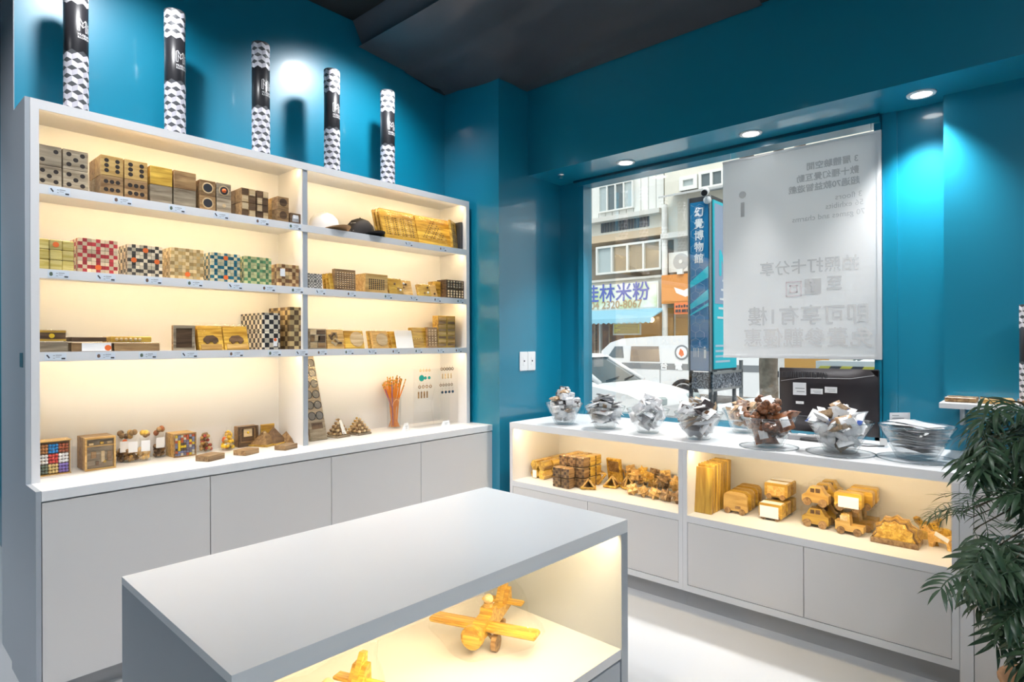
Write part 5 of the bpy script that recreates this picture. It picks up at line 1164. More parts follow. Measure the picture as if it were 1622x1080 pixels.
# print is read from the street: seen from the room it is mirrored (text runs towards +y)
def pprint(txt, px, py, size, m, align, bold=.0):
    """px,py: the place of the text in the picture, on the poster plane"""
    Y = Yat(px, pX); Z = Zat(py, pX, Y) - pZ0
    F = Matrix.Translation((-.0012, Y - (pY0 + pY1) / 2, Z)) @ face_x(True)
    text_mb(txt, size, align=align, bold=bold, M=F).build('printed_text', m, po)
for txt, px, py, sz, m, b in (('3 層體驗空間', 1361, 252, .047, 'poster_print', .001), ('數十種幻覺互動', 1362, 270, .047, 'poster_print', .001), ('超過70款益智遊戲', 1363, 287, .047, 'poster_print', .001),
                              ('3 floors', 1367, 308, .044, 'poster_print', 0), ('56 exhibits', 1369, 321, .044, 'poster_print', 0), ('70 games and charms', 1371, 336, .044, 'poster_print', 0),
                              ('拍照打卡分享', 1362, 418, .091, 'poster_print', .001), ('至', 1335, 450, .085, 'poster_print', .002),
                              ('即可享有1樓', 1379, 500, .122, 'poster_print', .0015), ('免費參觀優惠', 1384, 538, .119, 'poster_print_faint', .0018)):
    pprint(txt, px, py, sz, m, 'LEFT', b)
def psq(px0, px1, py, m, inner):
    Ya, Yb = Yat(px1, pX) - (pY0 + pY1) / 2, Yat(px0, pX) - (pY0 + pY1) / 2; Z = Zat(py, pX, Yat((px0 + px1) / 2, pX)) - pZ0; r = (Yb - Ya) / 2; yc = (Ya + Yb) / 2
    if inner == 'f':
        MB().box(-.0014, -.0004, Ya, Yb, Z - r, Z + r).build('printed_icon', m, po); text_mb('f', r * 2.2, bold=.003, M=Matrix.Translation((-.0022, yc, Z)) @ face_x(True)).build('printed_icon_letter', 'poster_cloth', po)
    else:
        mb = MB(); t_ = r * .14
        for k in (1.0, .5): mb.box(-.0014, -.0004, yc - r * k, yc + r * k, Z + r * k - t_, Z + r * k).box(-.0014, -.0004, yc - r * k, yc + r * k, Z - r * k, Z - r * k + t_).box(-.0014, -.0004, yc - r * k, yc - r * k + t_, Z - r * k, Z + r * k).box(-.0014, -.0004, yc + r * k - t_, yc + r * k, Z - r * k, Z + r * k)
        mb.build('printed_icon', m, po)
psq(1275, 1301, 455, 'poster_print', 'f'); psq(1245, 1270, 459, 'poster_tint', 'o')
MB().cyl((-.0014, Yat(1177, pX) - (pY0 + pY1) / 2, Zat(310, pX, 1.46) - pZ0), (-.0004, Yat(1177, pX) - (pY0 + pY1) / 2, Zat(310, pX, 1.46) - pZ0), .022, n=20).box(-.0014, -.0004, Yat(1180, pX) - (pY0 + pY1) / 2, Yat(1174, pX) - (pY0 + pY1) / 2, Zat(345, pX, 1.46) - pZ0, Zat(322, pX, 1.46) - pZ0).build('printed_icon', 'poster_print_faint', po)
# ================================================================== the street outside
GZ = -.18
mat('asphalt', (.30, .30, .31), .8, var=(3, (.24, .24, .25))); mat('render_cream', (.72, .69, .60), .8, var=(.7, (.66, .63, .54))); mat('render_grey', (.62, .60, .55), .8); mat('tin_white', (.74, .74, .70), .5); mat('tin_grey', (.45, .45, .44), .5)
mat('bld_glass', (.12, .15, .16), .12); mat('bld_glass_pale', (.42, .48, .48), .2); mat('bld_glass_warm', (.34, .27, .18), .3); mat('shop_wood', (.30, .14, .05), .6, var=(2, (.18, .08, .03))); mat('shop_warm', (.48, .27, .07), .6); mat('soffit_tan', (.62, .48, .32), .7); mat('orange_sign', (.68, .26, .05), .5); mat('red_sign', (.80, .20, .06), .5)
mat('awning_blue', (.28, .55, .68), .6); mat('menu_yellow', (.78, .68, .16), .6); mat('sign_cream', (.82, .83, .80), .5, var=(1.1, (.55, .66, .40))); mat('sign_blue_text', (.10, .12, .42), .5); mat('sign_tan_text', (.45, .30, .16), .5)
mat('car_white', (.80, .80, .80), .4, coat=.15); mat('car_glass', (.10, .12, .13), .04, coat=.5); mat('tyre', (.02, .02, .022), .7); mat('hub', (.62, .63, .65), .35, metal=.7); mat('van_stripe', (.22, .23, .24), .4); mat('van_window', (.30, .22, .16), .08)
mat('sky_blue_panel', (.02, .20, .42), .3); mat('cyan', (.02, .62, .75), .35); mat('navy', (.01, .035, .09), .35); mat('panel_grey_blue', (.34, .42, .58), .35); mat('trunk_bark', (.20, .15, .11), .9, bump=(18, .8), var=(9, (.33, .27, .21))); mat('steel', (.42, .42, .42), .4, metal=.6); mat('haz_yellow', (.72, .62, .10), .5); mat('haz_dark', (.06, .06, .07), .5); mat('line_white', (.55, .70, .82), .4)
mat('shop_lamp', (1, .85, .5), .5, emit=(1, .75, .35), es=6)
struct('street', MB().box(3.96, 60, -40, 60, GZ - .2, GZ), 'asphalt')
struct('sidewalk', MB().box(3.96, 6.9, -12, 20, GZ, GZ + .10), mat('paving', (.46, .45, .43), .8, var=(5, (.40, .39, .38))))
def G(px, py, X): Y = Yat(px, X); return Y, Zat(py, X, Y)
def span(pxa, pya, pxb, pyb, X):
    """y0, y1, z0, z1 of a facade rectangle from two opposite picture corners (top, bottom)"""
    Ya, Za = G(pxa, pya, X); Yb, Zb = G(pxb, pyb, X); return min(Ya, Yb), max(Ya, Yb), min(Za, Zb), max(Za, Zb)
XF = 18.0
A0, A1 = Yat(1053, XF), 17.0
bA = thing('apartment_house', 'cream house across the street with a noodle shop on the ground floor', 'building', (XF, (A0 + A1) / 2, GZ)); oA = (-XF, -(A0 + A1) / 2, -GZ)
def part(nm, mb, m, par, off): o = mb.build(nm, m, par); o.location = off; return o
def grid_window(par, off, pxa, pya, pxb, pyb, X, nx, nz=1, glass=('bld_glass',), fm='tin_white', dep=.12, fr=.05):
    y0, y1, z0, z1 = span(pxa, pya, pxb, pyb, X); f = MB(); t = fr
    f.box(X - dep, X, y0, y1, z0, z0 + t).box(X - dep, X, y0, y1, z1 - t, z1)
    for i in range(nx + 1): y = y0 + (y1 - y0 - t) * i / nx; f.box(X - dep, X, y, y + t, z0 + t, z1 - t)
    w_ = part('window', f, fm, par, off)
    for i in range(nx):
        a = y0 + t + (y1 - y0 - t) * i / nx; b = y0 + (y1 - y0 - t) * (i + 1) / nx
        MB().box(X - dep * .5, X - dep * .4, a, b, z0 + t, z1 - t).build('pane', glass[i % len(glass)], w_)
    return w_
zA = lambda px, py: G(px, py, XF)[1]
ze = zA(1000, 343); zw0, zw1 = span(950, 385, 1052, 436, XF)[2:]; zs = zA(1000, 489)
w = MB().box(XF, XF + 6, A0, A1, ze, 11).box(XF, XF + 6, A0, A1, zw1 + .25, ze - .001).box(XF, XF + 6, A0, A1, zs, zw0); part('wall', w, 'render_cream', bA, oA)
w = MB(); y_ = A0
while y_ < A1: w.box(XF - .05, XF, y_, y_ + .26, ze + .05, 8.6); y_ += .28
q = part('ribbed_cladding', w, 'tin_white', bA, oA); q['kind'] = 'stuff'
part('eave', MB().box(XF - .35, XF, A0, A1, ze - .10, ze + .05), 'render_grey', bA, oA)
part('window_soffit', MB().box(XF - .02, XF + 1.2, A0, A1, zw1 + .0, zw1 + .25), 'soffit_tan', bA, oA)
grid_window(bA, oA, 951, 297, 1006, 330, XF - .06, 4, 1, ('bld_glass_pale', 'bld_glass', 'bld_glass', 'bld_glass_pale'))
y0, y1, z0, z1 = span(952, 350, 1029, 354, XF); w = MB()
for i in range(16): w.box(XF - .03, XF, y0 + (y1 - y0) * i / 16, y0 + (y1 - y0) * (i + .75) / 16, z0 - .1, z1 + .16)
part('vent_row', w, 'dark_grey', bA, oA)['kind'] = 'stuff'
grid_window(bA, oA, 949, 393, 1052, 428, XF + .15, 4, 1, ('bld_glass_warm', 'bld_glass_warm', 'bld_glass_warm', 'bld_glass_pale'), dep=.2, fr=.07)
part('room_back', MB().box(XF + 1.2, XF + 1.3, A0, A1, zw0, zw1), 'bld_glass_warm', bA, oA)
part('sill', MB().box(XF - .1, XF + .2, A0, A1, zw0 - .08, zw0), 'render_grey', bA, oA)
# ground floor shop
part('shop_back', MB().box(XF + 1.0, XF + 1.1, A0, A1, GZ, zs), 'shop_wood', bA, oA)
part('shop_counter', MB().box(XF + .2, XF + .8, A0, A0 + 2.2, GZ, 1.25), 'render_grey', bA, oA)
part('shop_wall', MB().box(XF + .6, XF + .98, A0, A0 + 1.9, 1.25, zs), 'shop_warm', bA, oA)
for px in (942, 950, 965): part('shop_post', MB().box(XF, XF + .12, Yat(px, XF) - .03, Yat(px, XF) + .03, GZ, zs), 'wood_brown' if px != 950 else 'tin_white', bA, oA)
for px in (983, 1030): part('shop_light', MB().ball((XF + .1, Yat(px, XF), G(px, 507, XF)[1]), .09, 10), 'shop_lamp', bA, oA)
def street_sign(nm, lab, pxa, pya, pxb, pyb, X, m, th=.15, fm='tin_white'):
    y0, y1, z0, z1 = span(pxa, pya, pxb, pyb, X); t = thing(nm, lab, 'sign', (X, (y0 + y1) / 2, z0)); W, H = y1 - y0, z1 - z0
    MB().box(.001, th, -W / 2, W / 2, 0, H).build('box', fm, t); MB().box(-.02, 0, -W / 2 + .05, W / 2 - .05, .05, H - .05).build('panel', m, t); return t, W, H
XS = XF - .5
t, W, H = street_sign('shop_sign', 'cream shop signboard with blue characters above the awning', 915, 455, 1043, 489, XS, 'sign_cream')
text_mb('桂林米粉', .65, bold=.010, M=Matrix.Translation((-.035, .0, H * .62)) @ face_x()).build('lettering', 'sign_blue_text', t)
text_mb('04 2320-8067', .36, bold=.006, M=Matrix.Translation((-.035, .0, H * .20)) @ face_x()).build('phone_number', 'sign_tan_text', t)
y0, y1, z0, z1 = span(900, 490, 1054, 506, XS); t = thing('awning', 'light blue scalloped awning below the cream signboard', 'awning', (XS, (y0 + y1) / 2, z0)); W = y1 - y0
MB().prism([(-.9, .02), (0, .36), (0, .30), (-.9, -.0)], -W / 2, W / 2, 'y').build('canvas', 'awning_blue', t)
P = [(-W / 2, 0.02)] + [( -W / 2 + W * i / 40, -.10 - (.05 if i % 2 else 0)) for i in range(41)] + [(W / 2, .02)]; MB().prism(P, -.905, -.895, 'x').build('valance', 'awning_blue', t)
t, W, H = street_sign('menu_board', 'yellow menu board inside the shop opposite', 971, 512, 1015, 531, XF - .1, 'menu_yellow', .05)
mb = MB()
for k in range(6): mb.box(-.022, -.02, -W * .42, W * (.42 - .1 * (k % 3)), H * (.14 + .13 * k), H * (.14 + .13 * k) + .03)
mb.build('menu_lines', 'sign_tan_text', t)['kind'] = 'stuff'
# second house
XH = 17.5; B1 = Yat(1053, XH) - .02
bB = thing('corner_house', 'beige house across the street behind the vertical sign', 'building', (XH, 3, GZ)); oB = (-XH, -3, -GZ)
zc = G(1080, 322, XH)[1]; zm = G(1080, 372, XH)[1]
part('wall', MB().box(XH, XH + 6, -9, B1, zm, 11), 'render_cream', bB, oB); part('lower_wall', MB().box(XH + .6, XH + 6, -9, B1, GZ, zm - .001), 'render_grey', bB, oB)
part('cornice', MB().box(XH - .3, XH, -9, B1, zm - .12, zm + .05), 'render_grey', bB, oB)
grid_window(bB, oB, 1080, 283, 1108, 300, XH, 1, 1, ('bld_glass_pale',), dep=.15, fr=.12); grid_window(bB, oB, 1110, 275, 1150, 296, XH, 2, 1, ('bld_glass',), dep=.12, fr=.08)
for k in range(5): grid_window(bB, oB, 1165 + k * 52, 262 - k * 12, 1200 + k * 52, 320 - k * 6, XH, 2, 1, ('bld_glass', 'bld_glass_pale'), dep=.12, fr=.08)
for k in range(4): part('shop_opening', MB().box(XH + .55, XH + .59, 4.6 - k * 3, 7 - k * 3, GZ, 2.3), ('shop_warm', 'bld_glass', 'bld_glass_pale', 'shop_wood')[k], bB, oB)
part('storefront', MB().box(XH + .5, XH + .58, B1 - 1.5, B1 - .1, GZ, 2.6), 'shop_warm', bB, oB)
part('drain_pipe', MB().cyl((XH - .12, B1 - .05, GZ), (XH - .12, B1 - .05, zc), .09, n=10), 'tin_white', bB, oB)
y0, y1, z0, z1 = span(1046, 318, 1118, 308, XH - .9); part('canopy', MB().prism([(0, 0), (1.0, .28), (1.0, .33), (0, .05)], 0, y1 - y0 + 1.2, 'y', M=Matrix.Translation((XH - 1.0, y0 - 1.2, zc))), 'tin_grey', bB, oB)
t = thing('air_conditioner', 'white air conditioner outdoor unit on the beige house', 'air conditioner', (XH, Yat(1079, XH), G(1079, 431, XH)[1]))
MB().box(0, .55, -.42, .42, 0, .62).build('casing', 'tin_white', t); MB().cyl((-.01, 0, .31), (.0, 0, .31), .26, n=24).build('fan_grille', 'tin_grey', t); MB().cyl((-.03, 0, .31), (.0, 0, .31), .06, n=12).build('hub', 'tin_white', t); MB().box(.06, .5, -.4, -.3, -.25, 0).box(.06, .5, .3, .4, -.25, 0).build('bracket', 'tin_grey', t)
t, W, H = street_sign('orange_sign', 'large orange shop sign with a white bird shape', 1048, 437, 1112, 479, XH - .3, 'orange_sign', .2, 'orange_sign')
MB().prism([(W * .0 - .1, H * .42), (-.5, H * .62), (-.25, H * .5), (-.45, H * .3), (-.15, H * .2), (.15, H * .35), (.22, H * .55)], -.03, -.021, 'x').build('bird', 'paper', t); MB().box(-.12, -.02, -.1, .08, H - .02, H + .14).build('flood_light', 'tin_white', t)
t, W, H = street_sign('red_shop_sign', 'small orange-red sign with dark characters under the large one', 1068, 481, 1112, 497, XH - .45, 'red_sign', .08, 'red_sign')
mb = MB()
for k in range(9): mb.box(-.026, -.02, -W * .42 + k * W * .095, -W * .42 + k * W * .095 + .05 + .02 * (k % 3), H * .16, H * .42).box(-.026, -.02, -W * .40 + k * W * .095, -W * .40 + k * W * .095 + .06, H * .58, H * (.78 + .06 * (k % 2)))
mb.build('dark_characters', 'ink', t)['kind'] = 'stuff'
# van
XV = 14.2; vY1 = Yat(950, XV); L_ = 4.4
t = thing('delivery_van', 'white van with round emblem parked across the street', 'van', (XV, vY1 - L_ / 2, GZ)); ov = -(vY1 - L_ / 2)
def vy(px): return Yat(px, XV) + ov
def vz(px, py): return G(px, py, XV)[1] - GZ
prof = [(L_ / 2, .35), (L_ / 2, .85), (vy(953), vz(953, 556)), (vy(967), vz(967, 543)), (vy(985), vz(985, 537)), (vy(1040), vz(1040, 533)), (vy(1090), vz(1090, 532)), (-L_ / 2 + .15, vz(1090, 532) - .0), (-L_ / 2, vz(1090, 545)), (-L_ / 2, .35)]
MB().prism(prof, 0, 1.65, 'x').build('body', 'car_white', t)
for (a, b, c_, d, m_) in ((962, 988, 549, 567, 'car_glass'), (998, 1045, 549, 573, 'van_window')):
    ya, yb = vy(b), vy(a); za, zb = vz((a + b) / 2, d), vz((a + b) / 2, c_)
    sl = .25 if m_ == 'car_glass' else .04
    MB().prism([(ya, za), (yb, za), (yb - sl, zb), (ya + .03, zb)], -.012, .0, 'x').build('side_window', m_, t)
za = vz(1040, 585.5); MB().box(-.010, 0, -L_ / 2 + .02, vy(985), za, vz(1040, 576)).build('stripe', 'van_stripe', t)
MB().box(-.012, .001, vy(1046), vy(1046) + .015, .55, za).build('door_gap', 'mid_grey', t)
for ch, px in (('台', 1052), ('電', 1075)): text_mb(ch, .22, bold=.008, M=Matrix.Translation((-.02, vy(px), (za + vz(1040, 576)) / 2)) @ face_x()).build('lettering', 'paper', t)
zc_ = vz(1080, 559); MB().cyl((-.012, vy(1080), zc_), (0, vy(1080), zc_), .19, n=28).build('emblem_ring', 'van_stripe', t); MB().cyl((-.018, vy(1080), zc_), (0, vy(1080), zc_), .145, n=28).build('emblem_disc', 'paper', t)
MB().prism([(vy(1080) - .07, zc_ - .06), (vy(1080), zc_ - .11), (vy(1080) + .08, zc_ - .04), (vy(1080) + .03, zc_ + .10), (vy(1080) - .04, zc_ + .04)], -.022, -.0185, 'x').build('emblem_flame', 'orange_dot', t)
for y in (vy(1083), vy(1083) + 2.35):
    w_ = MB().cyl((-.03, y, .29), (.2, y, .29), .29, n=28).build('wheel', 'tyre', t); MB().cyl((-.04, y, .29), (-.028, y, .29), .17, n=20).build('hub_cap', 'hub', w_)
    MB().lathe([(.30, 0), (.40, 0), (.40, .02), (.30, .02)], n=28, close=True, M=Matrix.Translation((-.012, y, .31)) @ Matrix.Rotation(R(90), 4, 'Y')).build('wheel_arch', 'tyre', t)
# sedans
def sedan(nm, lab, nose, X0, d, roof=1.42):
    """nose = y of the front bumper; d = +1 when the nose points to -y"""
    t = thing(nm, lab, 'car', (X0, nose, GZ), None if d > 0 else (0, 0, math.pi)); W = 1.68
    if d < 0: t.location.x += W
    bp = [(0, .28), (0, .60), (.10, .74), (.5, .84), (1.25, .95), (3.6, .98), (4.25, .95), (4.35, .6), (4.35, .28)]
    v = []; n_ = len(bp)
    for x, inset in ((0, 0), (.09, 0), (W - .09, 0), (W, 0)):
        for (y, z) in bp: v.append((x, y + (.12 if x in (0, W) and y < .2 else 0), z - (.06 if x in (0, W) and z > .7 else 0)))
    f = [(s_ * n_ + i, s_ * n_ + (i + 1) % n_, (s_ + 1) * n_ + (i + 1) % n_, (s_ + 1) * n_ + i) for s_ in range(3) for i in range(n_)] + [tuple(range(n_)), tuple(range(4 * n_ - 1, 3 * n_ - 1, -1))]
    MB().add(v, f, 0, False).build('body', 'car_white', t)
    def cab(y0, y1, y2, y3, zb, zt, i0, i1, m_, nm_):
        P = [(i0, y0, zb), (W - i0, y0, zb), (W - i0, y3, zb), (i0, y3, zb), (i1, y1, zt), (W - i1, y1, zt), (W - i1, y2, zt), (i1, y2, zt)]
        MB().add(P, [(0, 1, 5, 4), (1, 2, 6, 5), (2, 3, 7, 6), (3, 0, 4, 7), (4, 5, 6, 7), (3, 2, 1, 0)]).build(nm_, m_, t)
    cab(1.12, 1.85, 3.05, 3.85, .93, roof - .06, .10, .24, 'car_glass', 'glasshouse'); cab(1.78, 1.92, 3.0, 3.2, roof - .065, roof, .225, .30, 'car_white', 'roof')
    for sx in (.10, W - .10):
        i1 = .24 if sx < 1 else W - .24
        MB().tube([(sx, 1.10, .93), (i1, 1.86, roof - .05)], .045, 6).build('pillar', 'car_white', t); MB().tube([(sx, 3.88, .93), (i1, 3.05, roof - .05)], .06, 6).build('pillar', 'car_white', t); MB().tube([(sx, 2.45, .93), (i1, 2.45, roof - .05)], .04, 6).build('pillar', 'car_white', t)
    MB().tube([(.35, 1.13, .965), (.9, 1.22, 1.01)], .012, 5).tube([(.95, 1.13, .965), (1.45, 1.24, 1.01)], .012, 5).build('wipers', 'tyre', t)
    for sx in (.05, W - .42): MB().box(sx, sx + .37, -.005, .2, .60, .74, c=.03).build('headlight', 'bld_glass_pale', t)
    for y in (.82, 3.45):
        for sx in (-.015, W - .18): MB().cyl((sx, y, .30), (sx + .195, y, .30), .30, n=24).build('wheel', 'tyre', t)
        MB().cyl((-.025, y, .30), (-.014, y, .30), .19, n=20).build('hub_cap', 'hub', t)
sedan('white_car', 'white car with its bonnet towards the vertical sign', Yat(1066, 9.4) - .1, 8.6, 1)
sedan('white_car', 'white car glimpsed under the poster behind the monitor', Yat(1172, 8.4) + .4, 8.2, -1)
# street tree
x_, y_ = 6.4, Yat(1219, 6.4); t = thing('street_tree', 'street tree trunk standing behind the nut bowl', 'tree', (x_, y_, GZ))
MB().tube([(0, 0, .05), (.01, .0, .6), (-.01, .01, 1.4), (.02, 0, 2.2), (.0, .02, 3.4)], [.13, .095, .09, .088, .08], 12).build('trunk', 'trunk_bark', t)
for k in range(5): MB().tube([(0, .02, 3.2), (math.cos(k * 1.3) * .5, math.sin(k * 1.3) * .5, 3.9), (math.cos(k * 1.3) * 1.0, math.sin(k * 1.3) * 1.0, 4.3)], [.05, .035, .015], 6).build('branch', 'trunk_bark', t)
# striped barrier
xb_ = 6.0; ya, yb = Yat(1398, xb_), Yat(1292, xb_); zt = Zat(573, xb_, yb); t = thing('striped_barrier', 'white barrier beam with yellow and black stripes behind the monitor', 'barrier', (xb_, (ya + yb) / 2, GZ + .10)); W = yb - ya; hz = zt - GZ - .10
MB().box(0, .22, -W / 2, W / 2, hz - .10, hz).build('beam', 'car_white', t)
for i in range(6): MB().prism([(-W / 2 + W * i / 6, hz - .095), (-W / 2 + W * (i + 1) / 6, hz - .095), (-W / 2 + W * (i + 1) / 6 - .04, hz - .045), (-W / 2 + W * i / 6 - .04 * (i > 0), hz - .045)], -.006, 0, 'x').build('stripe', 'haz_yellow' if i % 2 else 'haz_dark', t)
for y in (-W / 2 + .06, W / 2 - .06): MB().box(.06, .14, y - .04, y + .04, 0, hz - .10).build('post', 'tin_grey', t)

# ================================================================== vertical light sign
sX = 5.5; sY1, sY0 = Yat(1091, sX), Yat(1127, sX); sD = .59; zT = Zat(319, sX, sY1); zBm = Zat(588, sX, sY1)
t = thing('vertical_sign', 'tall blue vertical sign box with white characters outside the window', 'sign', (sX, (sY0 + sY1) / 2, GZ + .10)); W = sY1 - sY0; gz = GZ + .10; zt, zb = zT - gz, zBm - gz
MB().box(0, sD, -W / 2, W / 2, zb, zt + .02).box(0, .03, -W / 2, -W / 2 + .03, 0, zb).box(0, .03, W / 2 - .03, W / 2, 0, zb).box(sD - .03, sD, -W / 2, -W / 2 + .03, 0, zb).box(sD - .03, sD, W / 2 - .03, W / 2, 0, zb).build('frame', 'dark_grey', t)
p0, p1 = -W / 2 + .022, W / 2 - .022
MB().box(-.012, 0, p0, p1, zb + .19, zt - .03).build('blue_panel', 'sky_blue_panel', t); MB().box(-.012, 0, p0, p1, zb + .005, zb + .19).build('lower_panel', 'panel_grey_blue', t)
for y in (-W / 2, W / 2 - .012): MB().box(-.016, 0, y, y + .012, zb, zt + .02).build('chrome_strip', 'steel', t)
mb = MB(); a = .05                                                   # hexagon line pattern
for i in range(-1, 3):
    for j in range(26):
        cy, cz = p0 + (i + .5 * (j % 2)) * a * 1.73, zb + .24 + j * a * 1.5
        for k in range(3):
            e1 = (cy, cz); e2 = (cy + a * math.cos(R(90 + 120 * k)), cz + a * math.sin(R(90 + 120 * k)))
            if p0 < e2[0] < p1 and p0 < e1[0] < p1 and e2[1] < zt - .05 and e1[1] < zt - .05: mb.tube([(-.0125, *e1), (-.0125, *e2)], .0011, 4)
q = mb.build('line_pattern', 'line_white', t); q['kind'] = 'stuff'
for i, ch in enumerate('幻覺博物館'):
    Yc, Zc = G(1108, 338.5 + i * 18.3, sX); text_mb(ch, .098, bold=.0025, M=Matrix.Translation((-.0165, 0, Zc - gz)) @ face_x()).build('lettering', 'paper', t)
for (z_, h_) in ((Zat(440, sX, sY0) - gz, .11), (Zat(455, sX, sY0) - gz - .12, .10), (Zat(480, sX, sY0) - gz - .03, .03)):
    MB().prism([(p0, z_), (p1, z_ - .09), (p1, z_ - .09 + h_ * .5), (p0, z_ + h_)], -.015, -.012, 'x').build('cyan_band', 'cyan', t)
zc_ = Zat(560, sX, sY0) - gz; mb = MB()
for dy in (.055, .035, .012): mb.box(-.0145, -.012, dy - .003, dy + .003, zc_ - .04, zc_ + .045)
mb.box(-.0145, -.012, -.065, -.045, zc_ - .05, zc_ + .03).box(-.0145, -.012, -.06, -.045, zc_ + .045, zc_ + .06); mb.build('logo_print', 'paper', t)
# face towards the camera's right side (-y)
yf = -W / 2
MB().box(.03, sD - .02, yf - .012, yf, zb + .02, zt - .02).build('side_panel', 'cyan', t); MB().box(.05, sD * .75, yf - .014, yf - .012, zt - 1.0, zt - .05).build('side_print', 'panel_grey_blue', t)
text_mb('Mi', .34, bold=.01, M=Matrix.Translation((.30, yf - .0155, zt - .62)) @ FACE_Y).build('lettering', 'cyan', t)
for k in range(5): MB().box(.10 + .03 * k, .30 + .03 * k, yf - .0155, yf - .0142, zb + .5 + .09 * k, zb + .52 + .09 * k, M=None).build('print_line', 'paper', t)
for k in range(4): MB().box(.06, .40, yf - .014, yf - .0125, zb + .08 + .05 * k, zb + .10 + .05 * k).build('print_line', 'line_white', t)
# lower railing with leaf pattern
MB().box(0, .012, -W / 2, W / 2, zb - .17, zb - .01).build('leaf_panel', mat('leaf_panel', (.03, .03, .04), .5, var=(60, (.35, .37, .42))), t); MB().box(.0, sD + .1, yf - .012, yf, zb - .17, zb - .03).build('leaf_panel', 'leaf_panel', t)
MB().box(0, sD + .12, yf - .02, yf - .012, zb - .19, zb - .17).box(0, sD + .12, yf - .02, yf - .012, zb - .03, zb - .005).box(sD + .1, sD + .13, yf - .02, yf + .01, 0, zb + .09).build('rail', 'steel', t)
# security camera on the sign
Yc, Zc = G(1119, 306, sX - .05); c_ = thing('security_camera', 'white security camera fixed to the top of the vertical sign', 'camera', (sX - .05, Yc, Zc), (0, 0, 0))
MB().cyl((-.08, -.02, -.02), (.08, .035, .035), .034, n=16).build('body', 'white_plastic', c_); MB().cyl((-.095, -.026, -.026), (-.081, -.02, -.02), .028, n=16).build('lens', 'black_plastic', c_)
MB().ball((.03, 0, -.065), .038, 12).build('joint', 'white_plastic', c_); MB().tube([(.03, 0, -.065), (.05, 0, -.10), (.055, -.0, -.14)], .012).build('arm', 'white_plastic', c_); MB().tube([(.05, -.02, .03), (.3, -.3, .10), (.9, -.9, .22)], .012).build('conduit', 'tin_grey', c_)
# ================================================================== goods on the small wall shelf at the far end
t = thing('wall_ledge', 'white ledge on the blue wall behind the plant', 'shelf', (XR, 0, 1.14)); MB().box(-.30, 0, -.75, .405, 0, .026, c=.002).build('board', 'white_board', t); MB().box(-.05, -.001, -.5, -.48, -.12, 0).box(-.05, -.001, .33, .35, -.10, 0).build('bracket', 'metal', t)
for i, (y, m) in enumerate(((.33, 'wood_brown'), (.20, 'wood_honey'), (.06, 'wood_brown'))):
    o = mk('wrapped_stick_pack', MB().box(-.06, .06, -.06, .06, 0, .022, c=.003).mesh('wrapped_stick_pack', m), None, (XR - .18, y, 1.1665), (0, 0, .1 * i), ('flat wooden pack at the tip of the ledge', 'flat wooden pack in the middle of the ledge', 'flat wooden pack farthest along the ledge')[i], 'pack', 'flat packs on the ledge')
    MB().box(-.064, .064, -.064, .064, .0005, .026, c=.003).build('plastic_film', 'film', o)
Xt = XR - .20; Yt = Yat(1634, Xt); paper_tube((Xt, Yt, 1.1665), 'black banded paper tube on the ledge at the frame edge', math.atan2(-Yt, -Xt) + .5).scale = (.9, .9, .72)

# ================================================================== toy planes in the island
def plane(p, yaw, lab, s=1.0):
    t = thing('wooden_plane', lab, 'toy plane', p, (0, 0, yaw), 'wooden toy planes in the island'); t.scale = (s, s, s)
    # fuselage along -y (nose towards -y)
    fus = [(-.16, .075), (-.165, .125), (-.10, .150), (-.03, .158), (-.02, .185), (.03, .185), (.05, .155), (.17, .135), (.21, .20), (.245, .205), (.25, .105), (.05, .075)]
    MB().prism(fus, -.035, .035, 'x').build('fuselage', 'wood_gold', t)
    MB().cyl((0, -.168, .11), (0, -.205, .11), .058, n=20).build('engine', 'wood_gold', t); MB().cyl((0, -.2055, .11), (0, -.209, .11), .046, n=20).build('nose_plate', 'wood_gold', t)
    MB().box(-.30, .30, -.105, -.015, .098, .128, c=.010).build('wing', 'wood_gold', t); MB().box(-.12, .12, .18, .235, .128, .146, c=.006).build('tail_wing', 'wood_gold', t)
    MB().prism([(.16, .13), (.245, .13), (.255, .245), (.225, .25)], -.012, .012, 'x').build('tail_fin', 'wood_gold', t)
    MB().cyl((0, .005, .185), (0, .005, .205), .024, n=14).build('pilot_body', 'wood_honey', t); MB().ball((0, .005, .225), .026, 12).build('pilot_head', 'wood_pale', t)
    for sx in (-.075, .075):
        MB().cyl((sx - .013, -.07, .042), (sx + .013, -.07, .042), .042, n=20).build('wheel', 'wood_brown', t); MB().tube([(sx * .4, -.07, .085), (sx, -.07, .042)], .009, 6).build('strut', 'wood_brown', t)
    MB().cyl((-.01, .20, .02), (.01, .20, .02), .02, n=14).build('tail_wheel', 'wood_brown', t)
    # loose clear wrap, gathered over the tail
    v = []; n_ = 20
    st = [(-.255, .10, .03, .05), (-.235, .105, .13, .095), (-.12, .11, .30, .085), (-.03, .125, .325, .10), (.08, .13, .20, .10), (.2, .155, .14, .10), (.27, .19, .05, .07), (.33, .26, .012, .02), (.36, .30, .04, .05)]
    for (y, zc, hw, hh) in st:
        for k in range(n_):
            a = 2 * math.pi * k / n_; c2 = math.cos(a); s2 = math.sin(a); j = 1 + rnd.uniform(-.06, .06)
            v.append((hw * c2 * j, y + rnd.uniform(-.006, .006), max(.001, zc + hh * (abs(s2) ** .8) * (1 if s2 > 0 else -1) * j)))
    MB().add(v, [(i * n_ + k, i * n_ + (k + 1) % n_, (i + 1) * n_ + (k + 1) % n_, (i + 1) * n_ + k) for i in range(len(st) - 1) for k in range(n_)], 0, True).build('plastic_film', 'film', t)
plane((1.74, 1.695, .2526), R(-70), 'film-wrapped wooden toy plane with spread wings inside the island', .76)
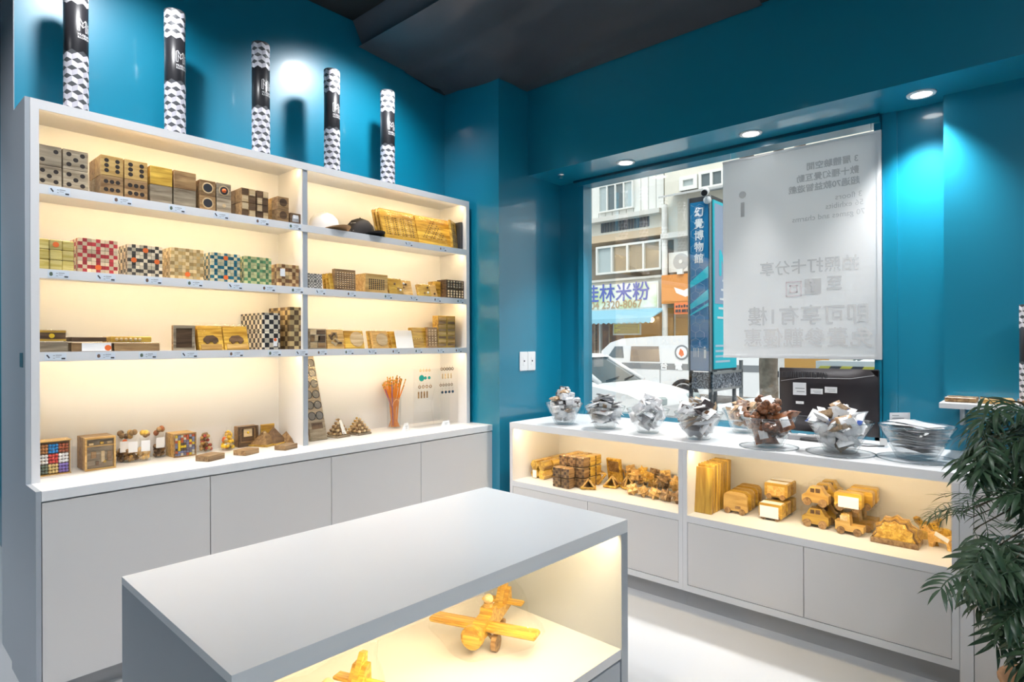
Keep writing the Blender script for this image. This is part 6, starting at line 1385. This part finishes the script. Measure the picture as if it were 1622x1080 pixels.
plane((.98, 1.63, .2526), R(-70), 'film-wrapped wooden toy plane cut off by the bottom of the frame', .76)

# ================================================================== price labels on the shelf edges
def shelf_label(px, zb, lab, w=.075, icon=0):
    X = Xat(px, YU); t = mk('price_sticker', MB().box(-w / 2, w / 2, -.0008, -.0002, -.015, .015).mesh('price_sticker', 'tag_white'), None, (X, YU - .0002, zb - .02), None, lab, 'price sticker', 'price stickers on the shelf edges')
    MB().prism([(-w * .42, -.006), (-w * .34, -.009), (-w * .26, -.004), (-w * .28, .007), (-w * .36, .009), (-w * .43, .004)] if icon % 3 else [(-w * .44, .006), (-w * .38, .009), (-w * .26, -.004), (-w * .31, -.008)], -.0014, -.0009, 'y').build('picture', ('ink', 'tag_brown', 'tag_green')[icon % 3], t)
    mb = MB().box(-w * .12, -w * .03, -.0014, -.0009, .003, .006).box(.0, w * .28, -.0014, -.0009, .004, .0075).box(.0, w * .20, -.0014, -.0009, -.003, -.001).box(-w * .12, -w * .03, -.0014, -.0009, -.008, -.0055)
    mb.build('small_print', 'ink_grey', t)['kind'] = 'stuff'; MB().box(w * .27, w * .45, -.0014, -.0009, -.012, -.0055).build('price_print', 'ink', t)
mat('tag_white', (.72, .78, .86), .4); mat('tag_brown', (.18, .11, .08), .6); mat('tag_green', (.10, .14, .10), .6)
LB = {Z1: [(95, 'the dice by the passage end'), (195, 'the six-pip dice'), (281, 'the plain blocks'), (351, 'the round-hole puzzle blocks'), (416, 'the interlocking burr cubes'), (468, 'the small dark box'), (648, 'the three leaning game boards'), (702, 'the dotted game board')],
      Z2: [(93, 'the plain yellow-green cubes'), (168, 'the red check cubes'), (243, 'the black check cubes'), (309, 'the tan check cubes'), (373, 'the blue check cubes'), (426, 'the green check cubes'), (471, 'the brown check cubes'), (508, 'the grey speckled cubes'), (557, 'the pegboard'), (615, 'the honey peg box'), (656, 'the leaning golden packs'), (693, 'the golden bead boxes'), (729, 'the dark bead boxes')],
      Z3: [(88, 'the yellow disc box'), (167, 'the white-labelled box'), (234, 'the ball box'), (300, 'the frame trays'), (374, 'the wrapped puzzle boards'), (435, 'the black and white check cubes'), (478, 'the walnut check blocks'), (510, 'the fitted tray'), (553, 'the first disc pack'), (590, 'the slats between disc packs'), (627, 'the white square pack'), (663, 'the planks with holes'), (698, 'the brick boards'), (726, 'the tall golden boxes')]}
i = 0
for z, L0 in LB.items():
    for px, what in L0: shelf_label(px, z, 'price sticker on the shelf edge below ' + what, .075 if px < 480 else .062, i); i += 1

# ================================================================== plant
mat('leaf_green', (.030, .070, .034), .42, coat=.1, var=(14, (.055, .105, .05))); mat('leaf_light', (.06, .12, .045), .4); mat('stem_green', (.09, .07, .035), .6); mat('pot_brown', (.32, .16, .07), .6)
def leaflet(mb, p, d, up, L, wd, droop, mi=0):
    """narrow toothed leaflet drooping along its length"""
    d = Vector(d).normalized(); side = d.cross(Vector(up)).normalized(); pr = [(0, .12), (.2, .75), (.42, 1), (.62, .78), (.82, .45), (1, .0)]
    vs = []; q = Vector(p); dd = d.copy(); last = 0
    for (u, w_) in pr:
        q = q + dd * (u - last) * L; dd = (dd + Vector((0, 0, -droop)) * (u - last) * 1.5).normalized(); last = u
        nrm = side.cross(dd).normalized(); vs += [q - side * w_ * wd / 2 + nrm * w_ * wd * .12, q.copy(), q + side * w_ * wd / 2 + nrm * w_ * wd * .12]
    f = []
    for i in range(len(pr) - 1):
        a = i * 3; f += [(a, a + 3, a + 4, a + 1), (a + 1, a + 4, a + 5, a + 2)]
    mb.add(vs, f, mi, True)
def palm_leaf(seed, n=9, L=.085, wd=.012, droop=.7, mats=('leaf_green',), rach=.10):
    """compound leaf: leaflets in pairs along a drooping rachis and one at the tip"""
    r_ = random.Random(seed); mb = MB(); P = [Vector((0, 0, 0)), Vector((0, rach * .4, rach * .1)), Vector((0, rach * .75, rach * .02)), Vector((0, rach, -rach * .16))]
    mb.tube(P, .0013, 5)
    for k in range(n):
        if k == n - 1: u, a = 1.0, 0
        else: u = .25 + .75 * (k // 2) / max(1, n // 2 - 1) * .9; a = R(62 - 20 * u) * (1 if k % 2 else -1)
        f = min(2.999, u * 3); q = P[int(f)].lerp(P[int(f) + 1], f - int(f)); a += r_.uniform(-.15, .15)
        leaflet(mb, q, (math.sin(a), math.cos(a), r_.uniform(-.2, .15)), (0, 0, 1), L * (1.05 - .3 * abs(u - .55)) * r_.uniform(.85, 1.12), wd * r_.uniform(.8, 1.15), droop * r_.uniform(.7, 1.3))
    return mb.mesh('leaf', list(mats))
LEAF = [palm_leaf(100 + k, 9 if k % 2 else 11, .092, .0135, .8) for k in range(5)]; THIN = [palm_leaf(200 + k, 9, .07, .005, .5, ('leaf_light',)) for k in range(3)]
fpos = lambda px, py, f: (CA * f + SA * (px - CX) / FPX * f, SA * f - CA * (px - CX) / FPX * f, EYE - (py - CY) / FPX * f)
base = Vector(fpos(1690, 1000, 1.95)); base.z = 0
pt = thing('potted_plant', 'large leafy green plant with drooping fingered leaves at the frame edge', 'plant', base)
MB().lathe([(0, 0), (.13, 0), (.17, .30), (.18, .32), (.165, .32), (.15, .29), (0, .29)], n=28).build('pot', 'pot_brown', pt)
rp = random.Random(11)
# trusses: points of the foliage masses in the picture, with their distance
nodes = []
def mass(px0, px1, py0, py1, f0, f1, n, thin=False):
    for i in range(n): nodes.append((Vector(fpos(rp.uniform(px0, px1), rp.uniform(py0, py1), rp.uniform(f0, f1))), thin))
mass(1560, 1640, 625, 665, 1.75, 2.05, 13); mass(1530, 1650, 665, 735, 1.7, 2.05, 34); mass(1560, 1655, 735, 785, 1.7, 2.0, 14)
mass(1515, 1660, 852, 900, 1.65, 2.05, 30); mass(1490, 1640, 870, 930, 1.65, 2.0, 34); mass(1560, 1660, 930, 990, 1.65, 1.95, 12); mass(1590, 1660, 985, 1070, 1.65, 1.9, 10)
mass(1490, 1560, 778, 825, 1.9, 2.0, 7, True); mass(1465, 1505, 798, 822, 1.92, 1.98, 4, True); mass(1570, 1622, 800, 840, 1.95, 2.05, 5, True)
mass(1665, 1800, 640, 770, 1.6, 1.9, 30); mass(1665, 1810, 845, 990, 1.6, 1.9, 36)
MB().tube([(0, 0, .28), (.02, -.01, .6), (-.01, .02, .95), (.01, 0, 1.3)], [.016, .014, .012, .006], 8).build('stem', 'stem_green', pt)
cv = Vector((CA, SA, 0)); rt_ = Vector((SA, -CA, 0))
for i, (P, thin) in enumerate(nodes):
    q = P - base; hub = Vector((0, 0, min(1.12, max(.4, q.z + .02)))); out = (q - hub); out.z = 0
    yaw = math.atan2(-out.x, out.y) + rp.uniform(-.9, .9); pitch = rp.uniform(-.9, .1) if not thin else rp.uniform(-.3, .3)
    me = (THIN if thin else LEAF)[rp.randrange(3 if thin else 5)]; s_ = rp.uniform(.75, 1.15)
    o = mk('leaf', me, pt, q - Vector((-math.sin(yaw), math.cos(yaw), 0)) * .09 * s_, (pitch, rp.uniform(-.5, .5), yaw)); o.scale = (s_, s_, s_)
    if i % 4 == 0 or thin and i % 2 == 0:
        e = q - Vector((-math.sin(yaw), math.cos(yaw), 0)) * .09 * s_; m_ = hub.lerp(e, .55) + Vector((0, 0, .05))
        MB().tube([hub, m_, e], [.004, .003, .0016], 5).build('twig', 'stem_green', pt)
